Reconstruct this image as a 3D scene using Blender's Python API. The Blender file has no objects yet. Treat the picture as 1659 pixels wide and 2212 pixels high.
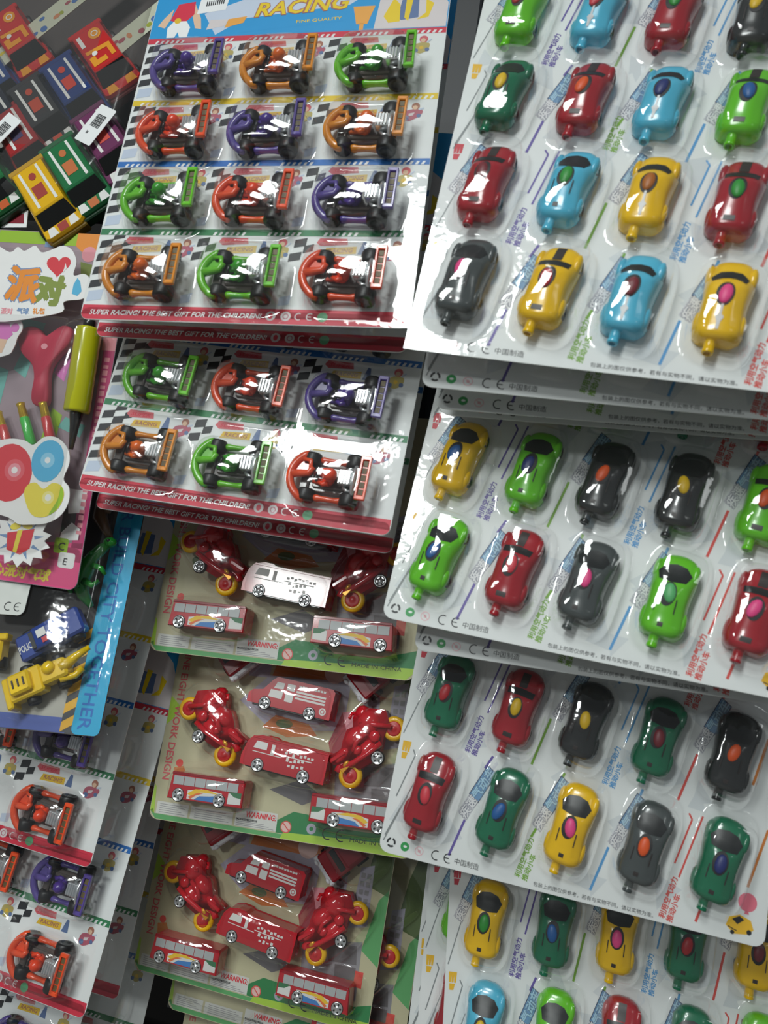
import bpy, math, random
import numpy as np
from mathutils import Matrix, Vector
random.seed(7)
SC = bpy.context.scene
COL = SC.collection
PI = math.pi
# ------------------------------------------------------------------ camera
F_PX = 1700.0                                   # focal length in pixels of the 1659 x 2212 frame
CAM_POS = np.array([0.0, 0.0, 1.35])
CAM_ROT = np.array([[.9691, .1219, -.2143], [.2075, .0663, .9760], [.1332, -.9903, .0390]])   # rows: world axes in (right, down, forward)
cam_d = bpy.data.cameras.new('camera'); cam = bpy.data.objects.new('camera', cam_d); COL.objects.link(cam)
cam_d.sensor_fit = 'HORIZONTAL'; cam_d.sensor_width = 36.0; cam_d.lens = 36.0 * F_PX / 1659.0
cam_d.dof.use_dof = True; cam_d.dof.focus_distance = .66; cam_d.dof.aperture_fstop = 12.0     # hand-held phone, focused past the nearest cards
cam_d.clip_start = .01; cam_d.clip_end = 30
_m = Matrix((CAM_ROT @ np.diag([1., -1., -1.])).tolist()).to_4x4(); _m.translation = CAM_POS.tolist()
cam.matrix_world = _m
SC.camera = cam
# ------------------------------------------------------------------ world, lamps, exposure
W = bpy.data.worlds.new('shop_interior'); SC.world = W; W.use_nodes = True
bg = W.node_tree.nodes['Background']; bg.inputs[0].default_value = (.80, .86, .90, 1); bg.inputs[1].default_value = .22
def ceiling_panel(x, y, z, sx, sy, power, yaw=0.0):
    l = bpy.data.lights.new('ceiling_light', 'AREA'); l.shape = 'RECTANGLE'; l.size = sx; l.size_y = sy; l.energy = power
    l.color = (.95, 1.0, .985)
    o = bpy.data.objects.new('ceiling_light', l); COL.objects.link(o); o.location = (x, y, z); o.rotation_euler = (0, 0, yaw)
    return o
ceiling_panel(-.33, -.54, 2.50, .30, .44, 17, -.45)
ceiling_panel(-.68, -1.28, 2.50, .34, .50, 36, -.45)
ceiling_panel(-1.50, -2.75, 2.50, .40, .70, 84, -.45)
ceiling_panel(1.35, -1.3, 2.50, .40, .60, 5, .2)
VS = SC.view_settings
VS.view_transform = 'Standard'; VS.look = 'None'; VS.gamma = 1.0; VS.exposure = -0.56; VS.use_curve_mapping = False
SC.cycles.transparent_max_bounces = 24

# ------------------------------------------------------------------ materials
def lin(c):
    return tuple((x / 255 / 12.92 if x / 255 <= .04045 else ((x / 255 + .055) / 1.055) ** 2.4) for x in c)
MATS = {}
def mat(name, rgb, rough=.4, metal=0.0, coat=0.0, vary=.06, scale=60.0, bump=0.0, spec=.5):
    if name in MATS: return MATS[name]
    m = bpy.data.materials.new(name); m.use_nodes = True; nt = m.node_tree; b = nt.nodes['Principled BSDF']
    r, g, bl = lin(rgb)
    tc = nt.nodes.new('ShaderNodeTexCoord'); no = nt.nodes.new('ShaderNodeTexNoise'); no.inputs['Scale'].default_value = scale; no.inputs['Detail'].default_value = 1.0
    nt.links.new(tc.outputs['Object'], no.inputs['Vector'])
    mx = nt.nodes.new('ShaderNodeMix'); mx.data_type = 'RGBA'
    mx.inputs[6].default_value = (r * (1 - vary), g * (1 - vary), bl * (1 - vary), 1); mx.inputs[7].default_value = (min(1, r * (1 + vary)), min(1, g * (1 + vary)), min(1, bl * (1 + vary)), 1)
    nt.links.new(no.outputs['Fac'], mx.inputs[0]); nt.links.new(mx.outputs[2], b.inputs['Base Color'])
    b.inputs['Roughness'].default_value = rough; b.inputs['Metallic'].default_value = metal
    b.inputs['Coat Weight'].default_value = coat; b.inputs['Coat Roughness'].default_value = .08
    b.inputs['Specular IOR Level'].default_value = spec
    if bump:
        bp = nt.nodes.new('ShaderNodeBump'); bp.inputs['Strength'].default_value = bump; bp.inputs['Distance'].default_value = .001
        nt.links.new(no.outputs['Fac'], bp.inputs['Height']); nt.links.new(bp.outputs[0], b.inputs['Normal'])
    MATS[name] = m
    return m
def film_mat(name, tint=(.985, .988, .986), gloss=1.0, rough=.06, bump=.20, scale=95.0, haze=.01):
    m = bpy.data.materials.new(name); m.use_nodes = True; nt = m.node_tree
    for n in list(nt.nodes): nt.nodes.remove(n)
    N, Lk = nt.nodes.new, nt.links.new
    out = N('ShaderNodeOutputMaterial'); tr = N('ShaderNodeBsdfTransparent'); gl = N('ShaderNodeBsdfGlossy'); mx = N('ShaderNodeMixShader')
    df = N('ShaderNodeBsdfDiffuse'); mh = N('ShaderNodeMixShader')
    tr.inputs[0].default_value = (*tint, 1); gl.inputs[0].default_value = (1, 1, 1, 1); gl.inputs['Roughness'].default_value = rough
    df.inputs[0].default_value = (.8, .82, .82, 1)
    fr = N('ShaderNodeFresnel'); fr.inputs[0].default_value = 1.5
    ml = N('ShaderNodeMath'); ml.operation = 'MULTIPLY'; ml.inputs[1].default_value = 1.5 * gloss; mn = N('ShaderNodeMath'); mn.operation = 'MINIMUM'; mn.inputs[1].default_value = .20
    tc = N('ShaderNodeTexCoord'); no = N('ShaderNodeTexNoise'); no.inputs['Scale'].default_value = scale; no.inputs['Detail'].default_value = 2.0
    bp = N('ShaderNodeBump'); bp.inputs['Strength'].default_value = bump; bp.inputs['Distance'].default_value = .0012
    Lk(tc.outputs['Object'], no.inputs['Vector']); Lk(no.outputs['Fac'], bp.inputs['Height'])
    Lk(bp.outputs[0], gl.inputs['Normal']); Lk(bp.outputs[0], fr.inputs['Normal'])
    Lk(fr.outputs[0], ml.inputs[0]); Lk(ml.outputs[0], mn.inputs[0]); Lk(mn.outputs[0], mx.inputs[0])
    mh.inputs[0].default_value = haze
    Lk(tr.outputs[0], mh.inputs[1]); Lk(df.outputs[0], mh.inputs[2])
    Lk(mh.outputs[0], mx.inputs[1]); Lk(gl.outputs[0], mx.inputs[2]); Lk(mx.outputs[0], out.inputs[0])
    return m
FILM = film_mat('clear_blister_plastic')
FILM_BAG = film_mat('clear_bag_plastic', tint=(.86, .85, .84), gloss=.7, rough=.12, bump=.35, scale=28, haze=.04)
white = mat('white_board', (232, 235, 234), .55, vary=.02, scale=25)
inkm = {}
def ink(name, rgb): return mat('ink_' + name, rgb, .45, vary=.03, scale=80)
chrome = mat('chrome_plastic', (228, 231, 232), .2, .75, vary=.02)
blackp = mat('black_plastic', (22, 23, 24), .28, coat=.4)
rubber = mat('black_tyre', (30, 30, 31), .42)

# ------------------------------------------------------------------ mesh builder
class MB:
    def __init__(s): s.v = []; s.f = []; s.m = []; s.sm = []; s.T = None
    def add(s, vs, fs, mi=0, smooth=True, T=None):
        n = len(s.v)
        T = T if T is not None else s.T
        if T is not None: vs = [tuple(T @ Vector(p)) for p in vs]
        s.v.extend([tuple(map(float, p)) for p in vs])
        for f in fs: s.f.append(tuple(i + n for i in f)); s.m.append(mi); s.sm.append(smooth)
        return s
    def loft(s, rings, mi=0, caps=(True, True), smooth=True, T=None, closed=False):
        k = len(rings[0]); vs = [p for r in rings for p in r]; fs = []
        R = len(rings)
        for i in range(R if closed else R - 1):
            a, b = i * k, ((i + 1) % R) * k
            for j in range(k): fs.append((a + j, a + (j + 1) % k, b + (j + 1) % k, b + j))
        if not closed:
            if caps[0]: fs.append(tuple(range(k - 1, -1, -1)))
            if caps[1]: fs.append(tuple(range((R - 1) * k, R * k)))
        return s.add(vs, fs, mi, smooth, T)
    def rbox(s, c, d, r=.0, mi=0, seg=2, T=None, smooth=False):
        x, y, z = c; a, b, h = d[0] / 2, d[1] / 2, d[2] / 2; r = min(r, a * .98, b * .98, h * .98)
        def ring(ins, zz):
            pts = []
            for sx, sy, a0 in ((1, 1, 0), (-1, 1, 90), (-1, -1, 180), (1, -1, 270)):
                cx, cy = x + sx * (a - r), y + sy * (b - r)
                for q in range(seg + 1 if r > 0 else 1):
                    t = math.radians(a0 + 90 * q / max(1, seg)); rr = max(r - ins, r * .15) if r > 0 else 0
                    pts.append((cx + rr * math.cos(t), cy + rr * math.sin(t), zz))
            return pts
        if r <= 0:
            return s.loft([ring(0, z - h), ring(0, z + h)], mi, smooth=False, T=T)
        return s.loft([ring(r * .7, z - h), ring(0, z - h + r * .7), ring(0, z + h - r * .7), ring(r * .7, z + h)], mi, smooth=smooth, T=T)
    def tube(s, pts, r, n=8, mi=0, closed=False, T=None):
        P = [Vector(p) for p in pts]; k = len(P); rs = r if hasattr(r, '__len__') else [r] * k
        rings = []; up = Vector((0, 0, 1))
        for i, p in enumerate(P):
            a = P[(i - 1) % k] if (closed or i > 0) else p; b = P[(i + 1) % k] if (closed or i < k - 1) else p
            t = (b - a).normalized()
            u = up if abs(t.dot(up)) < .9 else Vector((0, 1, 0))
            sx = t.cross(u).normalized(); sy = sx.cross(t).normalized()
            rings.append([tuple(p + sx * (rs[i] * math.cos(2 * PI * j / n)) + sy * (rs[i] * math.sin(2 * PI * j / n))) for j in range(n)])
        return s.loft(rings, mi, closed=closed, T=T)
    def lathe(s, prof, n=20, mi=0, T=None, caps=(True, True)):        # prof: (r, z)
        rings = [[(r * math.cos(2 * PI * j / n), r * math.sin(2 * PI * j / n), z) for j in range(n)] for r, z in prof]
        return s.loft(rings, mi, caps, T=T)
    def ell(s, c, r, n=14, mi=0, T=None):
        rings = []
        for i in range(1, n):
            a = PI * i / n
            rings.append([(c[0] + r[0] * math.sin(a) * math.cos(2 * PI * j / n), c[1] + r[1] * math.sin(a) * math.sin(2 * PI * j / n), c[2] - r[2] * math.cos(a)) for j in range(n)])
        return s.loft(rings, mi, T=T)
    def prism(s, poly, z0, z1, b=0.0, mi=0, T=None, smooth=False):
        def off(d):
            k = len(poly); o = []
            for i in range(k):
                p0, p1, p2 = (np.array(poly[(i + q) % k], float) for q in (-1, 0, 1))
                e1 = p1 - p0; e2 = p2 - p1; n1 = np.array([-e1[1], e1[0]]) / (np.linalg.norm(e1) + 1e-12); n2 = np.array([-e2[1], e2[0]]) / (np.linalg.norm(e2) + 1e-12)
                nn = n1 + n2; nn = nn / max(.35, nn @ nn / 2 * 1.0) if nn @ nn > 1e-9 else n1
                o.append(p1 + nn * d * .5 * 2 / 2)
            return o
        P = [tuple(p) for p in poly]
        if b <= 0: R = [[(p[0], p[1], z0) for p in P], [(p[0], p[1], z1) for p in P]]
        else:
            I = off(b)
            R = [[(p[0], p[1], z0) for p in I], [(p[0], p[1], z0 + b) for p in P], [(p[0], p[1], z1 - b) for p in P], [(p[0], p[1], z1) for p in I]]
        return s.loft(R, mi, smooth=smooth, T=T)
    def poly(s, pts, z=0.0, mi=0, T=None):
        a = sum(pts[i][0] * pts[(i + 1) % len(pts)][1] - pts[(i + 1) % len(pts)][0] * pts[i][1] for i in range(len(pts)))
        if a < 0: pts = pts[::-1]
        return s.add([(p[0], p[1], z) for p in pts], [tuple(range(len(pts)))], mi, False, T)
    def rect(s, x0, y0, x1, y1, z=0.0, mi=0): return s.poly([(x0, y0), (x1, y0), (x1, y1), (x0, y1)], z, mi)
    def disc(s, x, y, r, z=0.0, mi=0, ry=None, n=20, rot=0.0):
        ry = ry or r; c, t = math.cos(rot), math.sin(rot)
        return s.poly([(x + r * math.cos(2 * PI * i / n) * c - ry * math.sin(2 * PI * i / n) * t, y + r * math.cos(2 * PI * i / n) * t + ry * math.sin(2 * PI * i / n) * c) for i in range(n)], z, mi)
    def ringp(s, x, y, r0, r1, z=0.0, mi=0, a0=0, a1=360, n=24):
        vs = []; fs = []
        for i in range(n + 1):
            a = math.radians(a0 + (a1 - a0) * i / n)
            vs += [(x + r0 * math.cos(a), y + r0 * math.sin(a), z), (x + r1 * math.cos(a), y + r1 * math.sin(a), z)]
            if i: fs.append((2 * i - 2, 2 * i - 1, 2 * i + 1, 2 * i))
        return s.add(vs, fs, mi, False)
    def line(s, p, q, w, z=0.0, mi=0):
        d = np.array(q, float) - np.array(p, float); n = np.array([-d[1], d[0]]) / np.linalg.norm(d) * w / 2
        return s.poly([tuple(np.array(p) - n), tuple(np.array(q) - n), tuple(np.array(q) + n), tuple(np.array(p) + n)], z, mi)
    def text(s, body, x, y, size, z=0.0, mi=0, rot=0.0, off=0.0, shear=0.0, align='LEFT', sx=1.0, width=None, bold=0.0):
        if bold:                                   # heavier stroke: the same glyphs printed again around the first
            for q in range(6): s.text(body, x + bold * size * math.cos(q * PI / 3), y + bold * size * math.sin(q * PI / 3), size, z + .001 * q, mi, rot, off, shear, align, sx, width)
            return s
        vs, fs = glyphs(body, off, shear)
        xs = [v[0] for v in vs]; w = max(xs) if xs else 1
        if width: sx = width / (w * size)
        ox = {'LEFT': 0, 'CENTER': -w / 2, 'RIGHT': -w}[align]
        T = Matrix.Translation((x, y, z)) @ Matrix.Rotation(rot, 4, 'Z') @ Matrix.Diagonal((size * sx, size, 1, 1)) @ Matrix.Translation((ox, 0, 0))
        return s.add(vs, fs, mi, False, T)
    def mesh(s, name, nm=None, scale=.001):
        me = bpy.data.meshes.new(name)
        me.from_pydata([(a * scale, b * scale, c * scale) for a, b, c in s.v], [], s.f)
        nm = nm or (max(s.m) + 1 if s.m else 1)
        for _ in range(nm): me.materials.append(None)
        me.polygons.foreach_set('material_index', s.m); me.polygons.foreach_set('use_smooth', s.sm)
        me.update()
        return me
GC = {}
def glyphs(body, off=0.0, shear=0.0):
    k = (body, off, shear)
    if k not in GC:
        c = bpy.data.curves.new('type', 'FONT'); c.body = body; c.size = 1; c.offset = off; c.shear = shear; c.resolution_u = 2
        o = bpy.data.objects.new('type', c); COL.objects.link(o)
        me = bpy.data.meshes.new_from_object(o.evaluated_get(bpy.context.evaluated_depsgraph_get()))
        GC[k] = ([tuple(v.co) for v in me.vertices], [tuple(p.vertices) for p in me.polygons])
        bpy.data.objects.remove(o); bpy.data.curves.remove(c); bpy.data.meshes.remove(me)
    return GC[k]

# ------------------------------------------------------------------ objects
MC = {}
def thing(name, label, cat, M, group=None):
    o = bpy.data.objects.new(name, None); o.empty_display_size = .01; COL.objects.link(o); o.matrix_world = M
    o['label'] = label; o['category'] = cat
    if group: o['group'] = group
    return o
def part(parent, name, key, fn, mats, label=None, M=None, kind=None):
    if key not in MC: MC[key] = fn().mesh(key)
    me = MC[key]; o = bpy.data.objects.new(name, me); COL.objects.link(o)
    if parent: o.parent = parent
    if M is not None: o.matrix_local = M
    for i, m in enumerate(mats[:len(me.materials)]):
        o.material_slots[i].link = 'OBJECT'; o.material_slots[i].material = m
    if label: o['label'] = label
    if kind: o['kind'] = kind
    return o
def rod(v):
    v = np.array(v, float); t = np.linalg.norm(v)
    if t < 1e-9: return np.eye(3)
    k = v / t; K = np.array([[0, -k[2], k[1]], [k[2], 0, -k[0]], [-k[1], k[0], 0]])
    return np.eye(3) + math.sin(t) * K + (1 - math.cos(t)) * K @ K
def pose(v):                                    # rotation vector + position as measured in the camera's frame -> world
    R = CAM_ROT @ rod(v[:3]) @ np.diag([1., -1., -1.]); t = CAM_ROT @ np.array(v[3:]) + CAM_POS
    M = Matrix(R.tolist()).to_4x4(); M.translation = t.tolist(); q = M.to_quaternion().normalized()
    return Matrix.Translation(M.translation) @ q.to_matrix().to_4x4()
def loc(x, y, z=0.0, rz=0.0): return Matrix.Translation((x / 1000, y / 1000, z / 1000)) @ Matrix.Rotation(rz, 4, 'Z')
POSE = {
 'K1': (-.2768, .1754, .0980, -.2020, -.1279, .5215), 'K2': (-.2770, .1693, .1697, -.2125, -.0160, .5449),
 'K3': (-.2301, .2370, .1873, -.4336, .2338, .6483), 'K4': (-.2618, .2479, .1972, -.4377, .3472, .6522),
 'K5': (-.2141, .2039, .1740, -.4335, .3685, .6953),
 'F1': (-.2730, .2125, .1010, -.1846, .1082, .6178), 'F2': (-.2864, .2101, .0928, -.1865, .2418, .6224), 'F3': (-.2290, .2253, .1478, -.2180, .3956, .6826),
 'R1': (-.2960, .1812, .1901, .0130, -.1103, .5311), 'R2': (-.3024, .2299, .2063, -.0019, .0785, .5903),
 'R3': (-.2355, .1727, .1885, -.0048, .2711, .6306), 'R4': (-.2594, .1265, .0580, .0465, .4797, .6558),
 'P': (-.1027, .1810, .0748, -.2103, .0571, .5588), 'B': (-.3371, .1293, .0733, -.2002, .1580, .5521),
 'M': (-.2616, .1991, .1509, -.2398, -.3021, .6000),
}
R_SIZE = .85                                    # size of the car cards against the other packs (they hang nearest)
SIZE = {'R': R_SIZE, 'M': 1.07}
POSE = {k: pose((*v[:3], *(q * SIZE.get(k[0], 1.0) for q in v[3:]))) @ Matrix.Scale(SIZE.get(k[0], 1.0), 4) for k, v in POSE.items()}

def smooth(P, n=5):                             # closed Catmull-Rom through the points
    o = []; k = len(P)
    for i in range(k):
        p0, p1, p2, p3 = (np.array(P[(i + q) % k], float) for q in (-1, 0, 1, 2))
        for t in np.arange(n) / n: o.append(tuple(.5 * (2 * p1 + (p2 - p0) * t + (2 * p0 - 5 * p1 + 4 * p2 - p3) * t * t + (3 * p1 - p0 - 3 * p2 + p3) * t ** 3)))
    return o
def rrect(x0, y0, x1, y1, r, n=5):
    o = []
    for cx, cy, a0 in ((x1 - r, y1 - r, 0), (x0 + r, y1 - r, 90), (x0 + r, y0 + r, 180), (x1 - r, y0 + r, 270)):
        for q in range(n + 1):
            t = math.radians(a0 + 90 * q / n); o.append((cx + r * math.cos(t), cy + r * math.sin(t)))
    return o
def board(W_, H_, r=6, t=.7): return MB().prism(rrect(0, 0, W_, H_, r), -t, 0)
def film_mesh(x0, y0, x1, y1, domes, step=2.0, base=.6):
    nx = int(round((x1 - x0) / step)) + 1; ny = int(round((y1 - y0) / step)) + 1
    X, Y = np.meshgrid(np.linspace(x0, x1, nx), np.linspace(y0, y1, ny)); Z = np.zeros_like(X)
    for cx, cy, hx, hy, rot, h, p, wall in domes:
        c, s = math.cos(rot), math.sin(rot); U = (X - cx) * c + (Y - cy) * s; V = -(X - cx) * s + (Y - cy) * c
        q = ((np.abs(U) / hx) ** p + (np.abs(V) / hy) ** p) ** (1 / p); t = np.clip((1 - q) / wall, 0, 1)
        Z = np.maximum(Z, h * (t * t * (3 - 2 * t)) * (1 - .22 * np.clip(q, 0, 1) ** 2))
    Z += base
    b = MB(); b.v = list(zip(X.ravel().tolist(), Y.ravel().tolist(), Z.ravel().tolist()))
    for j in range(ny - 1):
        for i in range(nx - 1):
            a = j * nx + i; b.f.append((a, a + 1, a + nx + 1, a + nx))
    b.m = [0] * len(b.f); b.sm = [True] * len(b.f)
    return b

# ================================================================== the wall behind
panel_m = mat('dark_wall_panel', (20, 19, 20), .7, vary=.2, scale=8)
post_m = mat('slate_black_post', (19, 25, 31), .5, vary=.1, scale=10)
def struct(name, b, m):
    me = b.mesh(name); o = bpy.data.objects.new(name, me); COL.objects.link(o); o.data.materials[0] = m; o['kind'] = 'structure'
    return o
wb = MB()
wb.rbox((0, 895, 1250), (3600, 30, 3000))
for k in range(-12, 26): wb.rbox((0, 877, 1250 + k * 75), (3600, 8, 62), 0)
struct('wall_back', wb, panel_m)
struct('floor', MB().rbox((0, -1500, -260), (5200, 4900, 20)), mat('shop_floor', (120, 116, 110), .5, vary=.1, scale=3))
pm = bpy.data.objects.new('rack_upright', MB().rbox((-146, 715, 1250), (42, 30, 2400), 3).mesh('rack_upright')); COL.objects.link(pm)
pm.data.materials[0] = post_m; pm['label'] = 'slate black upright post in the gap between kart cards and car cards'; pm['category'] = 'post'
# ================================================================== balloon-powered cars
CY = np.array([30.5, 29.5, 27.5, 24, 18, 12, 6, 0, -6, -12, -18, -23, -27, -29.5, -30.5])
CW = 1.13 * np.array([3.5, 6.8, 9.8, 12.0, 13.3, 13.6, 13.2, 12.6, 12.3, 12.5, 13.2, 13.5, 12.6, 10.4, 8.5])
CH = np.array([3.0, 5.0, 7.0, 8.8, 10.4, 12.6, 15.8, 17.2, 17.0, 15.8, 14.6, 14.0, 13.2, 11.6, 9.0])
CZ = 3.0
def car_hw(y): return float(np.interp(-y, -CY, CW))
def car_h(y): return float(np.interp(-y, -CY, CH))
def car_top(x, y):
    q = min(.999, abs(x) / car_hw(y)); return CZ + car_h(y) * (1 - q ** 3.2) ** (1 / 2.4)
def car_body():
    b = MB(); rings = []
    ys = sorted(set(list(CY) + list(np.arange(-28, 29, 2.0))))
    for y in ys:
        hw, h = car_hw(y), car_h(y); r = []
        for j in range(17):
            a = PI * j / 16; c = math.cos(a)
            x = hw * math.copysign(abs(c) ** .72, c); q = min(1, abs(x) / hw)
            z = CZ + h * max(0, 1 - q ** 3.2) ** (1 / 2.4)
            # sculpted flanks: a crease that runs from the fenders to the tail
            if 3 < j < 13 and -24 < y < 4: z -= 1.1 * math.exp(-((abs(x) - hw * .62) / 1.6) ** 2)
            r.append((x, y, z))
        r.append((-hw * .92, y, CZ - 1.5)); r.append((hw * .92, y, CZ - 1.5))
        rings.append(r)
    b.loft(rings)
    # raised wheel arches
    for sx in (-1, 1):
        for y in (17, -18):
            b.ell((sx * 12.7, y, 8.2), (3.2, 8.2, 4.2), 10)
    return b
def car_decal(pts, lift=.35, rings=(0, .35, .7, 1.0)):
    b = MB(); cx = sum(p[0] for p in pts) / len(pts); cy = sum(p[1] for p in pts) / len(pts); k = len(pts)
    vs = [(cx, cy, car_top(cx, cy) + lift)]; fs = []
    for r in rings[1:]:
        for p in pts:
            x, y = cx + (p[0] - cx) * r, cy + (p[1] - cy) * r; vs.append((x, y, car_top(x, y) + lift))
    for j in range(k): fs.append((0, 1 + j, 1 + (j + 1) % k))
    for q in range(len(rings) - 2):
        a = 1 + q * k
        for j in range(k): fs.append((a + j, a + k + j, a + k + (j + 1) % k, a + (j + 1) % k))
    return b.add(vs, fs)
def dens(pts, n=4):
    o = []
    for i in range(len(pts)):
        p, q = pts[i], pts[(i + 1) % len(pts)]
        for t in range(n): o.append((p[0] + (q[0] - p[0]) * t / n, p[1] + (q[1] - p[1]) * t / n))
    return o
ell2 = lambda cx, cy, rx, ry, n=18: [(cx + rx * math.cos(2 * PI * i / n), cy + ry * math.sin(2 * PI * i / n)) for i in range(n)]
SHIELD = {'coupe': lambda: car_decal(dens([(-9.0, 8.2), (-11.4, 15.0), (-7.0, 20.2), (0, 21.8), (7.0, 20.2), (11.4, 15.0), (9.0, 8.2), (0, 6.8)], 3)),
          'band': lambda: car_decal(dens([(-10.0, 8.2), (-11.4, 12.5), (-6.3, 17.2), (0, 18.2), (6.3, 17.2), (11.4, 12.5), (10.0, 8.2), (5.2, 10.8), (0, 11.6), (-5.2, 10.8)], 2)),
          'rally': lambda: car_decal(dens([(-10.4, 7.8), (-11.0, 13.0), (0, 14.2), (11.0, 13.0), (10.4, 7.8), (0, 8.4)], 3))}
def car_hood():
    b = car_decal(dens([(-3.2, 14.8), (-3.2, 27), (3.2, 27), (3.2, 14.8)], 4))
    return b
def car_nozzle():
    T = Matrix.Translation((-2.2, -29, 8.0)) @ Matrix.Rotation(PI / 2, 4, 'X')
    return MB().lathe([(4.6, -2), (4.6, 1.0), (4.0, 1.6), (3.5, 2.2), (3.4, 6.8), (3.7, 7.4), (3.7, 9.4), (3.3, 9.9), (2.3, 9.9), (2.2, 7.0)], 18, T=T)
def car_wheel():
    return MB().lathe([(2.0, -2.2), (4.6, -2.2), (5.4, -1.4), (5.5, 0), (5.4, 1.4), (4.6, 2.2), (2.6, 2.2), (2.4, 1.6), (0.8, 1.9)], 18, T=Matrix.Rotation(PI / 2, 4, 'Y'))
def car_balloon():
    b = MB().ell((0, -2, 0), (4.2, 7.2, 2.4), 12)
    return b
CARC = {'yellow': (246, 196, 4), 'lime green': (104, 200, 30), 'sky blue': (86, 190, 222), 'red': (168, 30, 42), 'dark green': (22, 112, 78), 'black': (44, 46, 46), 'smoky grey': (74, 80, 80)}
BALC = {'blue': (24, 92, 160), 'navy': (30, 44, 110), 'pink': (238, 70, 140), 'orange': (232, 88, 24), 'yellow': (232, 190, 20), 'red': (190, 36, 44), 'green': (40, 150, 50), 'dark red': (120, 28, 40), 'pale green': (90, 180, 110), 'brown': (176, 100, 20), 'crimson': (214, 56, 70)}
CARM = {k: mat('plastic_' + k.replace(' ', '_'), v, .24, coat=.5, vary=.05, scale=90) for k, v in CARC.items()}
BALM = {k: mat('rubber_' + k.replace(' ', '_'), v, .45, vary=.12, scale=300) for k, v in BALC.items()}
shield_m = mat('tinted_windshield', (24, 27, 28), .38)
hole_m = mat('dark_opening', (26, 24, 26), .6)
stripe_m = mat('silver_sticker', (205, 205, 205), .35)
dark_sticker = mat('dark_sticker', (50, 42, 40), .4)
ORD = ['first', 'second', 'third', 'fourth', 'fifth']
def air_car(M, colour, balloon, label, style):
    t = thing('air_car', label, 'toy car', M, 'balloon cars on white blister cards')
    cm = CARM[colour]
    part(t, 'body', 'car_body', car_body, [cm])
    part(t, 'windshield', 'car_shield_' + style, SHIELD[style], [shield_m])
    part(t, 'roof_opening', 'car_open', lambda: car_decal(ell2(0, -2, 5.5, 8.8), .30), [hole_m])
    part(t, 'balloon', 'car_balloon', car_balloon, [BALM[balloon]], M=Matrix.Translation((random.uniform(-.6, .6) / 1000, random.uniform(-1.2, 1.0) / 1000, .0199)) @ Matrix.Rotation(random.uniform(-.3, .3), 4, 'Z'))
    part(t, 'nozzle', 'car_nozzle', car_nozzle, [cm])
    for x, y in ((-13.0, 17), (13.0, 17), (-13.2, -18), (13.2, -18)):
        part(t, 'wheel', 'car_wheel', car_wheel, [rubber], M=loc(x, y, 5.2))
    if style == 'rally':
        part(t, 'hood_sticker', 'car_hood', car_hood, [dark_sticker])
        part(t, 'rear_sticker', 'car_rear', lambda: car_decal(dens([(-3.6, -25.5), (-3.6, -22), (3.6, -22), (3.6, -25.5)], 3)), [dark_sticker])
    elif style == 'coupe':
        part(t, 'rear_sticker', 'car_rear_s', lambda: car_decal(dens([(-1.8, -25), (-1.8, -22), (1.8, -22), (1.8, -25)], 3)), [dark_sticker])
        for q, x in (('l', -7.0), ('r', 6.3)): part(t, 'side_vent', 'car_vent_' + q, lambda: car_decal(dens([(x, -15), (x, -5), (x + .7, -5), (x + .7, -15)], 4)), [dark_sticker])
    else:
        part(t, 'centre_stripe', 'car_stripe', lambda: car_decal(dens([(-.8, -9), (.8, -9), (.8, -16), (2.6, -18), (1.2, -21), (.8, -26), (-.8, -26), (-1.2, -21), (-2.6, -18), (-.8, -16)], 2)), [stripe_m])
    return t
# ------------------------------------------------------------------ their cards
RC_X = [26.2, 83.6, 136.6, 192.2, 246.8]; RC_Y = [16.3, 95.3, 174.0, 252.6]
RW, RH = 292, 345
CAR_ROT = math.radians(-9)
def car_center(cx, cy):
    tx, ty = -2.2, -39.0; c, s = math.cos(CAR_ROT), math.sin(CAR_ROT)
    return cx - (tx * c - ty * s), cy - (tx * s + ty * c)
def r_film():
    d = []
    for x in RC_X:
        for y in RC_Y:
            a, b = car_center(x, y); d.append((a + .5, b - 2, 22.0, 40.5, CAR_ROT, 25.5, 4.2, .26))
    return film_mesh(0, 0, RW, RH, d, 2.0)
PURPLE, GREEN_I, BLUE_I, RED_I, ORANGE_I, GREY_I = (ink('purple', (104, 88, 165)), ink('leaf', (128, 176, 60)), ink('blue', (92, 160, 214)), ink('red', (222, 84, 76)), ink('amber', (214, 128, 50)), ink('grey', (140, 145, 146)))
KBLACK, DKRED, YEL_I, WHITE_I, FACET = ink('black', (28, 30, 34)), ink('dark_red', (205, 40, 60)), ink('yellow', (240, 190, 40)), ink('white', (238, 240, 240)), ink('facet', (216, 221, 223))
LOGO_D, LOGO_L, LOGO_B, NAVY_I, PINK_I = ink('logo_outline', (58, 66, 96)), ink('logo_white', (226, 226, 228)), ink('logo_blue', (170, 208, 230)), ink('navy', (60, 70, 130)), ink('pink', (238, 190, 196))
R_INKS = [GREY_I, PURPLE, GREEN_I, BLUE_I, RED_I, ORANGE_I, KBLACK, DKRED, YEL_I, WHITE_I, LOGO_D, LOGO_L, LOGO_B, FACET, ink('signal_green', (40, 160, 80)), PINK_I, ink('balloon_pink', (232, 120, 140)), ink('tag_blue', (70, 140, 205)), ink('logo_shade', (204, 204, 210)), ink('logo_mid_blue', (112, 154, 194))]
ZP = .12
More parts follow.
